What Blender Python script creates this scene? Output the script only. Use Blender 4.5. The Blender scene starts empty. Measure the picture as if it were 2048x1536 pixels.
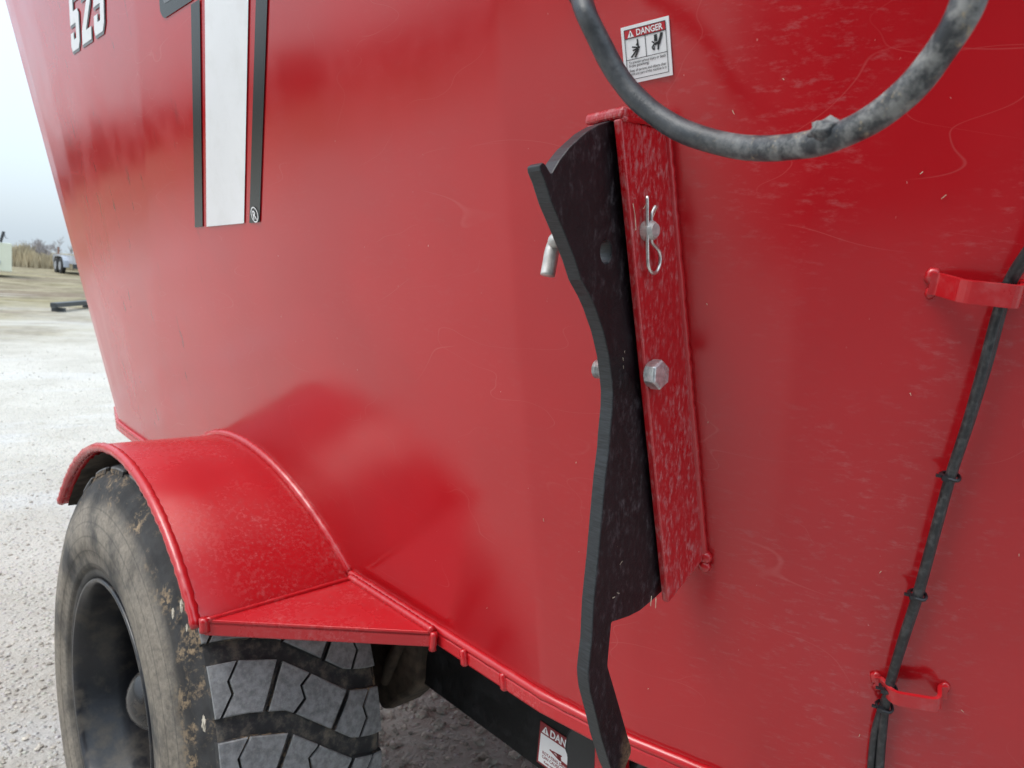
import bpy, bmesh, math, random
import numpy as np
from mathutils import Vector, Matrix, noise as mnoise
from mathutils.bvhtree import BVHTree

random.seed(7)
scene = bpy.context.scene
COL = scene.collection

# ------------------------------------------------------------------ camera
# world frame: X into the machine, Y towards its rear, Z up; the camera stands at x = y = 0
F_PX, PITCH, ROLL, YAW, CAM_H = 1441.67, 0.133412, 0.084963, 0.779357, 1.61587
_fw = Vector((math.sin(YAW) * math.cos(PITCH), math.cos(YAW) * math.cos(PITCH), -math.sin(PITCH)))
_rt0 = Vector((math.cos(YAW), -math.sin(YAW), 0))
_up0 = _rt0.cross(_fw)
RT = math.cos(ROLL) * _rt0 + math.sin(ROLL) * _up0
UP = math.cos(ROLL) * _up0 - math.sin(ROLL) * _rt0
FW = _fw
CAM = Vector((0, 0, CAM_H))
cd = bpy.data.cameras.new('camera')
cd.sensor_width = 36.0
cd.lens = F_PX / 2048 * 36
cd.clip_start = 0.02
cd.clip_end = 2000
cd.dof.use_dof = True
cd.dof.focus_distance = 0.95
cd.dof.aperture_fstop = 10.0
cam = bpy.data.objects.new('camera', cd)
COL.objects.link(cam)
m = Matrix((RT, UP, -FW)).transposed().to_4x4()
m.translation = CAM
cam.matrix_world = m
scene.camera = cam

# ------------------------------------------------------------------ world, sun, exposure
SUN_EL, SUN_AZ = 56.0, 288.0      # azimuth clockwise from +Y
sdir = Vector((math.sin(math.radians(SUN_AZ)) * math.cos(math.radians(SUN_EL)),
               math.cos(math.radians(SUN_AZ)) * math.cos(math.radians(SUN_EL)),
               math.sin(math.radians(SUN_EL))))
world = bpy.data.worlds.new('World')
scene.world = world
world.use_nodes = True
wn = world.node_tree
wn.nodes.clear()
w_out = wn.nodes.new('ShaderNodeOutputWorld')
w_bg = wn.nodes.new('ShaderNodeBackground')
w_bg2 = wn.nodes.new('ShaderNodeBackground')
w_add = wn.nodes.new('ShaderNodeAddShader')
w_sky = wn.nodes.new('ShaderNodeTexSky')
w_sky.sky_type = 'NISHITA'
w_sky.sun_disc = False
w_sky.sun_elevation = math.radians(SUN_EL)
w_sky.sun_rotation = math.radians(SUN_AZ)
w_sky.dust_density = 4.0
w_bg.inputs['Strength'].default_value = 0.05
wn.links.new(w_sky.outputs[0], w_bg.inputs['Color'])
# the cloud deck: an even overcast, a little brighter overhead
w_geo = wn.nodes.new('ShaderNodeTexCoord')
w_sep = wn.nodes.new('ShaderNodeSeparateXYZ')
w_ramp = wn.nodes.new('ShaderNodeMapRange')
w_ramp.inputs['From Min'].default_value = 0.0
w_ramp.inputs['From Max'].default_value = 1.0
w_ramp.inputs['To Min'].default_value = 0.50
w_ramp.inputs['To Max'].default_value = 1.4
wn.links.new(w_geo.outputs['Generated'], w_sep.inputs[0])
wn.links.new(w_sep.outputs['Z'], w_ramp.inputs['Value'])
w_bg2.inputs['Color'].default_value = (0.76, 0.89, 1.0, 1)
wn.links.new(w_ramp.outputs[0], w_bg2.inputs['Strength'])
wn.links.new(w_bg.outputs[0], w_add.inputs[0])
wn.links.new(w_bg2.outputs[0], w_add.inputs[1])
wn.links.new(w_add.outputs[0], w_out.inputs['Surface'])

sl = bpy.data.lights.new('sun', 'SUN')
sl.energy = 1.3
sl.angle = math.radians(28)
sl.color = (1.0, 0.97, 0.92)
sun = bpy.data.objects.new('sun', sl)
COL.objects.link(sun)
sun.rotation_euler = sdir.to_track_quat('Z', 'Y').to_euler()

scene.view_settings.view_transform = 'Standard'
scene.view_settings.look = 'None'
scene.view_settings.exposure = 0.58
scene.view_settings.gamma = 1.0

# ------------------------------------------------------------------ pixel helpers (photo pixels, 2048 x 1536)
def ray(px, py):
    return FW + RT * ((px - 1024) / F_PX) + UP * ((768 - py) / F_PX)
def on_plane(px, py, n, c):
    d = ray(px, py); n = Vector(n)
    return CAM + d * ((c - CAM.dot(n)) / d.dot(n))
def at_range(px, py, D):
    d = ray(px, py)
    return CAM + d * (D / math.hypot(d.x, d.y))
def at_dist(px, py, D):
    return CAM + ray(px, py).normalized() * D

# ------------------------------------------------------------------ object helpers
WLOC = {}
def put(o, parent, c):
    COL.objects.link(o)
    WLOC[o.name] = c.copy()
    if parent is None:
        o.location = c
    else:
        o.parent = parent
        o.location = c - WLOC[parent.name]
def tag(o, label=None, cat=None, group=None, kind=None):
    if label: o['label'] = label
    if cat: o['category'] = cat
    if group: o['group'] = group
    if kind: o['kind'] = kind
    return o
def mesh_obj(name, verts, faces, mat, parent=None, smooth=False, origin=None, bevel=0.0, seg=2):
    v = [Vector(p) for p in verts]
    lo = Vector((min(p.x for p in v), min(p.y for p in v), min(p.z for p in v)))
    hi = Vector((max(p.x for p in v), max(p.y for p in v), max(p.z for p in v)))
    c = origin.copy() if origin is not None else (lo + hi) / 2
    me = bpy.data.meshes.new(name)
    me.from_pydata([tuple(p - c) for p in v], [], faces)
    me.update()
    me.materials.append(mat)
    if smooth:
        me.polygons.foreach_set('use_smooth', [True] * len(me.polygons))
    o = bpy.data.objects.new(name, me)
    put(o, parent, c)
    if bevel:
        b = o.modifiers.new('bevel', 'BEVEL')
        b.width = bevel; b.segments = seg; b.limit_method = 'ANGLE'; b.angle_limit = math.radians(35)
        b.harden_normals = False
    return o
def empty(name, loc, parent=None):
    o = bpy.data.objects.new(name, None)
    o.empty_display_size = 0.1
    put(o, parent, Vector(loc))
    return o
class MB:
    def __init__(s): s.v = []; s.f = []
    def add(s, v, f):
        k = len(s.v); s.v += [Vector(p) for p in v]; s.f += [tuple(i + k for i in q) for q in f]; return s
    def box(s, lo, hi):
        x0, y0, z0 = lo; x1, y1, z1 = hi
        return s.add([(x0,y0,z0),(x1,y0,z0),(x1,y1,z0),(x0,y1,z0),(x0,y0,z1),(x1,y0,z1),(x1,y1,z1),(x0,y1,z1)],
                     [(0,3,2,1),(4,5,6,7),(0,1,5,4),(1,2,6,5),(2,3,7,6),(3,0,4,7)])
    def obox(s, c, ex, ey, ez):
        c, ex, ey, ez = Vector(c), Vector(ex), Vector(ey), Vector(ez)
        return s.add([c-ex-ey-ez,c+ex-ey-ez,c+ex+ey-ez,c-ex+ey-ez,c-ex-ey+ez,c+ex-ey+ez,c+ex+ey+ez,c-ex+ey+ez],
                     [(0,3,2,1),(4,5,6,7),(0,1,5,4),(1,2,6,5),(2,3,7,6),(3,0,4,7)])
    def tube(s, pts, r, n=10, cap=True):
        pts = [Vector(p) for p in pts]
        rr = r if isinstance(r, (list, tuple)) else [r] * len(pts)
        t0 = (pts[1] - pts[0]).normalized()
        a = t0.orthogonal().normalized()
        v = []; f = []
        for i, p in enumerate(pts):
            t = (pts[min(i+1, len(pts)-1)] - pts[max(i-1, 0)]).normalized()
            a = (a - t * a.dot(t)).normalized(); b = t.cross(a)
            for k in range(n):
                w = 2 * math.pi * k / n
                v.append(p + (a * math.cos(w) + b * math.sin(w)) * rr[i])
        for i in range(len(pts) - 1):
            for k in range(n):
                f.append((i*n+k, i*n+(k+1) % n, (i+1)*n+(k+1) % n, (i+1)*n+k))
        if cap:
            f.append(tuple(range(n-1, -1, -1))); f.append(tuple((len(pts)-1)*n + k for k in range(n)))
        return s.add(v, f)
    def prism(s, poly, ext):
        """poly: list of Vectors (planar outline), ext: Vector added for the far side"""
        n = len(poly); ext = Vector(ext)
        return s.add([Vector(p) for p in poly] + [Vector(p) + ext for p in poly],
                     [tuple(range(n)), tuple(range(2*n-1, n-1, -1))] +
                     [((i+1) % n, i, n+i, n+(i+1) % n) for i in range(n)])
    def lathe_x(s, prof, cy, cz, n=96, closed=False):
        """prof: list of (x, r) turned about the axis through (cy, cz) along X"""
        m_ = len(prof); v = []; f = []
        for i in range(n):
            w = 2 * math.pi * i / n
            for x, r in prof:
                v.append((x, cy - r * math.cos(w), cz + r * math.sin(w)))
        for i in range(n):
            j = (i+1) % n
            for k in range(m_ if closed else m_-1):
                k2 = (k+1) % m_
                f.append((i*m_+k, i*m_+k2, j*m_+k2, j*m_+k))
        return s.add(v, f)
    def build(s, name, mat, parent=None, **kw):
        return mesh_obj(name, s.v, s.f, mat, parent, **kw)
def fix_normals(o):
    bm = bmesh.new(); bm.from_mesh(o.data); bmesh.ops.recalc_face_normals(bm, faces=bm.faces); bm.to_mesh(o.data); bm.free()
    return o
def spline(pts, n=8):
    """Catmull-Rom through the points"""
    P = [Vector(p) for p in pts]; out = []
    for i in range(len(P)-1):
        p0 = P[max(i-1,0)]; p1 = P[i]; p2 = P[i+1]; p3 = P[min(i+2,len(P)-1)]
        for k in range(n):
            t = k/n
            out.append(0.5*((2*p1)+(p2-p0)*t+(2*p0-5*p1+4*p2-p3)*t*t+(3*p1-p0-3*p2+p3)*t*t*t))
    out.append(P[-1]); return out
def weld(pts, r, jitter=0.18, seed=1, step=0.006):
    """a rippled fillet bead along a path"""
    rng = random.Random(seed)
    P = [Vector(p) for p in pts]; out = [P[0]]
    for a, b in zip(P, P[1:]):
        k = max(1, int((b-a).length/step))
        for i in range(1, k+1): out.append(a.lerp(b, i/k))
    rad = []
    for i in range(len(out)):
        rad.append(r*(1 + jitter*(0.5 if i % 2 else -0.5) + rng.uniform(-jitter, jitter)*0.6))
    return out, rad

# ------------------------------------------------------------------ materials
def new_mat(name):
    mt = bpy.data.materials.new(name); mt.use_nodes = True
    nt = mt.node_tree; nt.nodes.clear()
    out = nt.nodes.new('ShaderNodeOutputMaterial'); p = nt.nodes.new('ShaderNodeBsdfPrincipled')
    nt.links.new(p.outputs[0], out.inputs['Surface'])
    return mt, nt, p
class NT:
    def __init__(s, nt):
        s.nt = nt; s.geo = nt.nodes.new('ShaderNodeNewGeometry')
    def n(s, t, **kw):
        x = s.nt.nodes.new(t)
        for k, v in kw.items(): setattr(x, k, v)
        return x
    def link(s, a, b): s.nt.links.new(a, b)
    def coords(s, scale=(1,1,1), rot=(0,0,0), loc=(0,0,0)):
        mp = s.n('ShaderNodeMapping'); s.link(s.geo.outputs['Position'], mp.inputs['Vector'])
        mp.inputs['Scale'].default_value = scale; mp.inputs['Rotation'].default_value = rot; mp.inputs['Location'].default_value = loc
        return mp.outputs[0]
    def noise(s, scale, detail=4, rough=0.55, vec=None, dist=0.0):
        x = s.n('ShaderNodeTexNoise'); x.inputs['Scale'].default_value = scale; x.inputs['Detail'].default_value = detail
        x.inputs['Roughness'].default_value = rough; x.inputs['Distortion'].default_value = dist
        s.link(vec if vec is not None else s.geo.outputs['Position'], x.inputs['Vector'])
        return x.outputs[0]
    def voro(s, scale, vec=None, out='Distance', feature='F1'):
        x = s.n('ShaderNodeTexVoronoi', feature=feature); x.inputs['Scale'].default_value = scale
        s.link(vec if vec is not None else s.geo.outputs['Position'], x.inputs['Vector'])
        return x.outputs[out]
    def ramp(s, v, a, b, lo=0.0, hi=1.0, smooth=True):
        x = s.n('ShaderNodeMapRange'); x.interpolation_type = 'SMOOTHSTEP' if smooth else 'LINEAR'
        x.inputs['From Min'].default_value = a; x.inputs['From Max'].default_value = b
        x.inputs['To Min'].default_value = lo; x.inputs['To Max'].default_value = hi
        s.link(v, x.inputs['Value']); return x.outputs[0]
    def math(s, op, a, b=None):
        x = s.n('ShaderNodeMath', operation=op)
        for i, v in enumerate((a, b)):
            if v is None: continue
            if isinstance(v, (int, float)): x.inputs[i].default_value = v
            else: s.link(v, x.inputs[i])
        return x.outputs[0]
    def mix(s, fac, a, b):
        x = s.n('ShaderNodeMix', data_type='RGBA')
        for sock, v in ((x.inputs['Factor'], fac), (x.inputs[6], a), (x.inputs[7], b)):
            if isinstance(v, (int, float)): sock.default_value = v
            elif isinstance(v, tuple): sock.default_value = v if len(v) == 4 else v + (1,)
            else: s.link(v, sock)
        return x.outputs[2]
    def bump(s, h, strength, distance, normal=None):
        x = s.n('ShaderNodeBump'); x.inputs['Strength'].default_value = strength; x.inputs['Distance'].default_value = distance
        s.link(h, x.inputs['Height'])
        if normal is not None: s.link(normal, x.inputs['Normal'])
        return x.outputs[0]
def simple(name, col, rough=0.5, metal=0.0, var=0.25, vscale=30, bump=0.0, bscale=200, dust=None, dust_amt=0.0, dscale=25, spec=0.5, dstr=None):
    mt, nt, p = new_mat(name); N = NT(nt)
    n1 = N.noise(vscale, 5)
    dk = tuple(c*(1-var) for c in col); lt = tuple(min(1, c*(1+var)) for c in col)
    c = N.mix(N.ramp(n1, 0.3, 0.7), dk, lt)
    if dust:
        dm = N.math('MULTIPLY', N.ramp(N.noise(dscale, 8, 0.7, N.coords(dstr) if dstr else None), 0.45, 0.68), dust_amt)
        c = N.mix(dm, c, dust)
        N.link(N.math('ADD', N.math('MULTIPLY', dm, 0.4), rough), p.inputs['Roughness'])
    else:
        p.inputs['Roughness'].default_value = rough
    N.link(c, p.inputs['Base Color'])
    p.inputs['Metallic'].default_value = metal
    p.inputs['Specular IOR Level'].default_value = spec
    if bump:
        N.link(N.bump(N.noise(bscale, 6, 0.6), bump, 0.002), p.inputs['Normal'])
    return mt

RED = (0.445, 0.0080, 0.0130)
def red_paint(name, dust=0.35, dstretch=(1, 1, 1), dscale=30, rough=0.165, streak=0.0, scratch=1.0, wave=1.0, cover=(0.5, 0.72), region=None, bmask=(0.42, 0.66), drot=(0, 0, 0)):
    mt, nt, p = new_mat(name); N = NT(nt)
    col = N.mix(N.ramp(N.noise(3.0, 3), 0.3, 0.7), tuple(c*0.94 for c in RED), tuple(c*1.05 for c in RED))
    # dried dust and smears
    fine = N.ramp(N.noise(dscale, 10, 0.72, N.coords(dstretch, drot)), cover[0], cover[1])
    broad = N.ramp(N.noise(4.5, 3, 0.5, N.coords((1, 1, 0.6), loc=(3, 1, 0))), bmask[0], bmask[1])
    dm = N.math('MULTIPLY', N.math('MULTIPLY', fine, broad), dust)
    if region is not None:       # where on the machine the splashed dust lies (world metres)
        sp = N.n('ShaderNodeSeparateXYZ'); N.link(N.geo.outputs['Position'], sp.inputs[0])
        dm = N.math('MULTIPLY', dm, N.ramp(sp.outputs[region[0]], region[1], region[2], region[3], region[4]))
    col = N.mix(dm, col, (0.50, 0.33, 0.33))
    # hair-line scratches
    if scratch:
        sc = None
        for i, (s_, th, off) in enumerate(((1.7, 0.0006, 0.0), (2.6, 0.0007, 5.0), (3.9, 0.0009, 9.0))):
            nn = N.noise(s_, 2.0, 0.45, N.coords((1, 0.8, 2.4), loc=(off, off*0.7, off*1.3)))
            ln = N.ramp(N.math('ABSOLUTE', N.math('SUBTRACT', nn, 0.5)), 0.0, th*2, 1.0, 0.0)
            ms = N.ramp(N.noise(4.0, 2, 0.5, N.coords(loc=(off+2, 3, off))), 0.50, 0.60)
            ln = N.math('MULTIPLY', ln, ms)
            sc = ln if sc is None else N.math('MAXIMUM', sc, ln)
        col = N.mix(N.math('MULTIPLY', sc, 0.11*scratch), col, (0.72, 0.30, 0.28))
        # stone chips
        chip = None
        for vs_, lo_c, hi_c, sz in ((24, 0.66, 0.70, 0.040), (75, 0.70, 0.74, 0.060)):
            vc_ = N.coords((1, 1, 0.5), (0.5, 0, 0), (vs_*0.01, 0, 0))
            wv = N.n('ShaderNodeVectorMath', operation='ADD'); nz = N.n('ShaderNodeTexNoise'); nz.inputs['Scale'].default_value = 130
            N.link(N.geo.outputs['Position'], nz.inputs['Vector'])
            sc_ = N.n('ShaderNodeVectorMath', operation='SCALE'); sc_.inputs['Scale'].default_value = 0.008
            N.link(nz.outputs['Color'], sc_.inputs[0]); N.link(vc_, wv.inputs[0]); N.link(sc_.outputs[0], wv.inputs[1])
            ch = N.ramp(N.voro(vs_, wv.outputs[0]), 0.010, sz, 1.0, 0.0)
            cm = N.ramp(N.voro(vs_, wv.outputs[0], 'Color'), lo_c, hi_c)
            ch = N.math('MULTIPLY', ch, cm)
            chip = ch if chip is None else N.math('MAXIMUM', chip, ch)
        chip = N.math('MULTIPLY', chip, N.ramp(N.noise(5, 3, 0.5, N.coords(loc=(6, 1, 2))), 0.42, 0.60))
        col = N.mix(N.math('MULTIPLY', chip, 0.75), col, (0.72, 0.60, 0.54))
    if streak:
        st = N.ramp(N.noise(34, 5, 0.62, N.coords((1, 1, 0.10))), 0.60, 0.70)
        sm = N.ramp(N.noise(9, 3), 0.45, 0.62)
        sp2 = N.n('ShaderNodeSeparateXYZ'); N.link(N.geo.outputs['Position'], sp2.inputs[0])
        sm = N.math('MULTIPLY', sm, N.ramp(sp2.outputs['Y'], 1.3, 2.1))
        col = N.mix(N.math('MULTIPLY', N.math('MULTIPLY', st, sm), streak), col, (0.13, 0.012, 0.012))
    N.link(col, p.inputs['Base Color'])
    r = N.math('ADD', N.math('MULTIPLY', dm, 0.45), N.ramp(N.noise(6, 4), 0.3, 0.7, rough-0.04, rough+0.05))
    N.link(r, p.inputs['Roughness'])
    p.inputs['Specular IOR Level'].default_value = 0.68
    b = N.bump(N.noise(3.2, 2, 0.4), 1.0, 0.0012*wave)
    b = N.bump(N.noise(420, 2), 0.06, 0.0005, b)
    N.link(b, p.inputs['Normal'])
    return mt

M = {}
M['tub'] = red_paint('tub_red_paint', dust=0.20, dstretch=(0.7, 0.4, 1.3), dscale=110, drot=(0.45, 0, 0), bmask=(0.40, 0.62), streak=0.8, region=('Y', 0.75, 0.15, 0.12, 1.0))
M['fender'] = red_paint('fender_red_paint', dust=0.30, dscale=120, scratch=0.6, rough=0.24, bmask=(0.36, 0.64), cover=(0.44, 0.80))
M['bracket'] = red_paint('bracket_red_paint', dust=0.60, dstretch=(1, 1, 0.40), dscale=210, scratch=0.0, rough=0.30, cover=(0.46, 0.74), bmask=(0.28, 0.52))
M['redweld'] = red_paint('weld_red_paint', dust=0.3, scratch=0.0, rough=0.26, wave=0.0)
M['strap'] = red_paint('clip_red_paint', dust=0.2, scratch=0.0, rough=0.28)
M['black_plate'] = simple('black_oiled_steel', (0.0065, 0.003, 0.0045), 0.42, 0.0, 0.3, 20, 0.25, 300, spec=0.3, dust=(0.085, 0.072, 0.078), dust_amt=0.40, dscale=75, dstr=(1, 1, 0.4))
M['cut_edge'] = simple('flame_cut_edge', (0.016, 0.019, 0.023), 0.42, 0.0, 0.4, 60, 0.3, 260)
def cut_edge_mat():
    mt, nt, p = new_mat('flame_cut_edge'); N = NT(nt)
    drag = N.noise(900, 3, 0.6, N.coords((0.25, 0.06, 1.0)))
    c = N.mix(N.ramp(drag, 0.35, 0.65), (0.010, 0.012, 0.014), (0.026, 0.030, 0.035))
    sp = N.n('ShaderNodeSeparateXYZ'); N.link(N.geo.outputs['Position'], sp.inputs[0])
    N.link(c, p.inputs['Base Color']); p.inputs['Roughness'].default_value = 0.42
    N.link(N.bump(drag, 0.35, 0.0008), p.inputs['Normal'])
    return mt
M['cut_edge'] = cut_edge_mat()
def plate_mat():
    mt, nt, p = new_mat('black_oiled_steel'); N = NT(nt)
    sp = N.n('ShaderNodeSeparateXYZ'); N.link(N.geo.outputs['Position'], sp.inputs[0])
    c = N.mix(N.ramp(N.noise(20, 5), 0.3, 0.7), (0.005, 0.0022, 0.0034), (0.0085, 0.004, 0.006))
    d = N.math('MULTIPLY', N.ramp(N.noise(150, 9, 0.75, N.coords((1, 1, 0.45))), 0.48, 0.72), N.ramp(N.noise(24, 5, 0.6, N.coords((1, 1, 0.5))), 0.36, 0.62))
    c = N.mix(N.math('MULTIPLY', d, 0.55), c, (0.13, 0.115, 0.125))
    # bare rusty steel where the lower tip has been rubbing
    sp2 = N.math('ADD', sp.outputs['Z'], N.math('MULTIPLY', N.math('SUBTRACT', N.noise(60, 4), 0.5), 0.05))
    ru = N.math('MULTIPLY', N.ramp(sp2, 1.150, 1.110), N.ramp(N.math('ADD', sp.outputs['X'], N.math('MULTIPLY', N.noise(80, 4), 0.02)), 0.640, 0.660))
    c = N.mix(N.math('MULTIPLY', ru, N.ramp(N.noise(120, 6, 0.7), 0.35, 0.6)), c, (0.19, 0.12, 0.07))
    N.link(c, p.inputs['Base Color']); p.inputs['Roughness'].default_value = 0.45; p.inputs['Specular IOR Level'].default_value = 0.3
    N.link(N.bump(N.noise(300, 6, 0.6), 0.25, 0.002), p.inputs['Normal'])
    return mt
M['black_plate'] = plate_mat()
M['zinc'] = simple('zinc_plating', (0.50, 0.49, 0.47), 0.45, 0.5, 0.22, 90, 0.12, 500, dust=(0.42, 0.38, 0.36), dust_amt=0.45, dscale=120)
M['steel_wire'] = simple('wire_steel', (0.62, 0.61, 0.58), 0.32, 0.9, 0.2, 120)
M['galv'] = simple('galvanised_bolt', (0.58, 0.60, 0.60), 0.34, 0.8, 0.25, 150, 0.15, 400, dust=(0.50, 0.36, 0.38), dust_amt=0.5, dscale=100)
M['rubber_hose'] = simple('hose_rubber', (0.030, 0.033, 0.037), 0.55, 0.0, 0.35, 40, 0.35, 160, dust=(0.30, 0.29, 0.27), dust_amt=0.62, dscale=34)
def hose_mat():
    mt, nt, p = new_mat('hose_rubber'); N = NT(nt)
    sp = N.n('ShaderNodeSeparateXYZ'); N.link(N.geo.outputs['Position'], sp.inputs[0])
    c = N.mix(N.ramp(N.noise(30, 5), 0.3, 0.7), (0.020, 0.024, 0.029), (0.036, 0.041, 0.048))
    d = N.math('MULTIPLY', N.ramp(N.noise(55, 9, 0.75), 0.40, 0.66), N.ramp(sp.outputs['Y'], 0.36, 0.20, 0.12, 0.85))
    c = N.mix(d, c, (0.30, 0.30, 0.29))
    d2 = N.math('MULTIPLY', N.ramp(N.noise(95, 8, 0.75, N.coords(loc=(3, 5, 2))), 0.56, 0.66), N.ramp(sp.outputs['Y'], 0.36, 0.22))
    c = N.mix(N.math('MULTIPLY', d2, 0.8), c, (0.36, 0.29, 0.19))
    N.link(c, p.inputs['Base Color']); N.link(N.math('ADD', N.math('MULTIPLY', d, 0.4), 0.38), p.inputs['Roughness'])
    N.link(N.bump(N.noise(160, 7, 0.7), 0.35, 0.002), p.inputs['Normal'])
    return mt
M['rubber_hose'] = hose_mat()
M['cable'] = simple('cable_jacket', (0.018, 0.019, 0.021), 0.45, 0.0, 0.3, 60, 0.2, 400, dust=(0.15, 0.15, 0.15), dust_amt=0.35, dscale=150)
M['tie'] = simple('nylon_tie', (0.010, 0.011, 0.014), 0.35)
M['decal_white'] = simple('decal_white_vinyl', (0.78, 0.79, 0.80), 0.30, 0.0, 0.03, 3, dust=(0.52, 0.52, 0.48), dust_amt=0.18, dscale=14)
M['decal_grey'] = simple('decal_charcoal_vinyl', (0.016, 0.018, 0.020), 0.22, 0.0, 0.1, 5)
M['decal_outline'] = simple('decal_grey_vinyl', (0.16, 0.17, 0.18), 0.35, 0.0, 0.08, 5)
M['decal_red'] = simple('decal_red_vinyl', (0.45, 0.012, 0.022), 0.32, 0.0, 0.05, 5)
M['decal_black'] = simple('decal_black_vinyl', (0.012, 0.012, 0.014), 0.35, 0.0, 0.05, 5)
M['decal_maroon'] = simple('decal_maroon_vinyl', (0.22, 0.012, 0.018), 0.35, 0.0, 0.05, 5)
M['frame'] = simple('frame_black_paint', (0.003, 0.003, 0.0035), 0.5, 0.0, 0.3, 20, 0.2, 150, spec=0.25, dust=(0.03, 0.03, 0.033), dust_amt=0.4, dscale=16)
M['mud'] = simple('dried_mud', (0.055, 0.042, 0.030), 0.95, 0.0, 0.45, 30, 0.9, 60)
M['plastic'] = simple('black_plastic', (0.014, 0.015, 0.017), 0.42, 0.0, 0.15, 20, 0.1, 300)
M['rim'] = simple('rim_black_paint', (0.012, 0.013, 0.017), 0.30, 0.0, 0.3, 12, 0.15, 120, dust=(0.10, 0.085, 0.065), dust_amt=0.55, dscale=13)
M['hub'] = simple('hub_cap_enamel', (0.012, 0.012, 0.014), 0.22, 0.0, 0.2, 20, dust=(0.09, 0.07, 0.05), dust_amt=0.5, dscale=22)
M['tread'] = simple('tread_rubber', (0.185, 0.192, 0.197), 0.85, 0.0, 0.28, 70, 0.6, 420, dust=(0.34, 0.34, 0.33), dust_amt=0.4, dscale=150)
M['tread_base'] = simple('tread_groove_rubber', (0.035, 0.035, 0.036), 0.9, 0.0, 0.4, 30, 0.6, 200, dust=(0.17, 0.145, 0.11), dust_amt=0.8, dscale=30)
M['pebble'] = simple('pebble_stone', (0.42, 0.38, 0.31), 0.8, 0.0, 0.3, 120, 0.4, 300)

def tyre_mat():
    mt, nt, p = new_mat('tyre_sidewall_rubber'); N = NT(nt)
    sp = N.n('ShaderNodeSeparateXYZ'); N.link(N.coords(loc=(0, -1.6987, -0.5707)), sp.inputs[0])
    rad = N.math('SQRT', N.math('ADD', N.math('POWER', sp.outputs['Y'], 2.0), N.math('POWER', sp.outputs['Z'], 2.0)))
    base = N.mix(N.ramp(N.noise(20, 6), 0.3, 0.7), (0.020, 0.020, 0.021), (0.045, 0.045, 0.046))
    # dried road dust on the bulge, thinning out towards the shoulder
    band = N.math('MULTIPLY', N.ramp(rad, 0.30, 0.36), N.ramp(rad, 0.515, 0.465, 0.0, 1.0))
    d1 = N.ramp(N.noise(6.0, 5, 0.6), 0.30, 0.58)
    d2 = N.ramp(N.noise(75, 8, 0.75), 0.30, 0.70, 0.45, 1.0)
    c = N.mix(N.math('MULTIPLY', N.math('MULTIPLY', N.math('MULTIPLY', d1, d2), band), 0.9), base, (0.27, 0.235, 0.19))
    rings = N.ramp(N.math('SINE', N.math('MULTIPLY', rad, 190)), 0.86, 1.0)
    c = N.mix(N.math('MULTIPLY', rings, 0.35), c, (0.035, 0.033, 0.031))
    d3 = N.math('MULTIPLY', N.ramp(N.noise(9, 9, 0.75, N.coords(loc=(4, 2, 1))), 0.50, 0.62), N.ramp(N.noise(110, 6), 0.42, 0.56))
    d3 = N.math('MULTIPLY', d3, N.ramp(rad, 0.47, 0.51))
    c = N.mix(N.math('MULTIPLY', d3, 0.8), c, (0.32, 0.23, 0.14))
    N.link(c, p.inputs['Base Color']); p.inputs['Roughness'].default_value = 0.8
    p.inputs['Specular IOR Level'].default_value = 0.35
    N.link(N.bump(N.noise(120, 8, 0.7), 0.5, 0.002), p.inputs['Normal'])
    return mt
M['tyre'] = tyre_mat()

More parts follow.
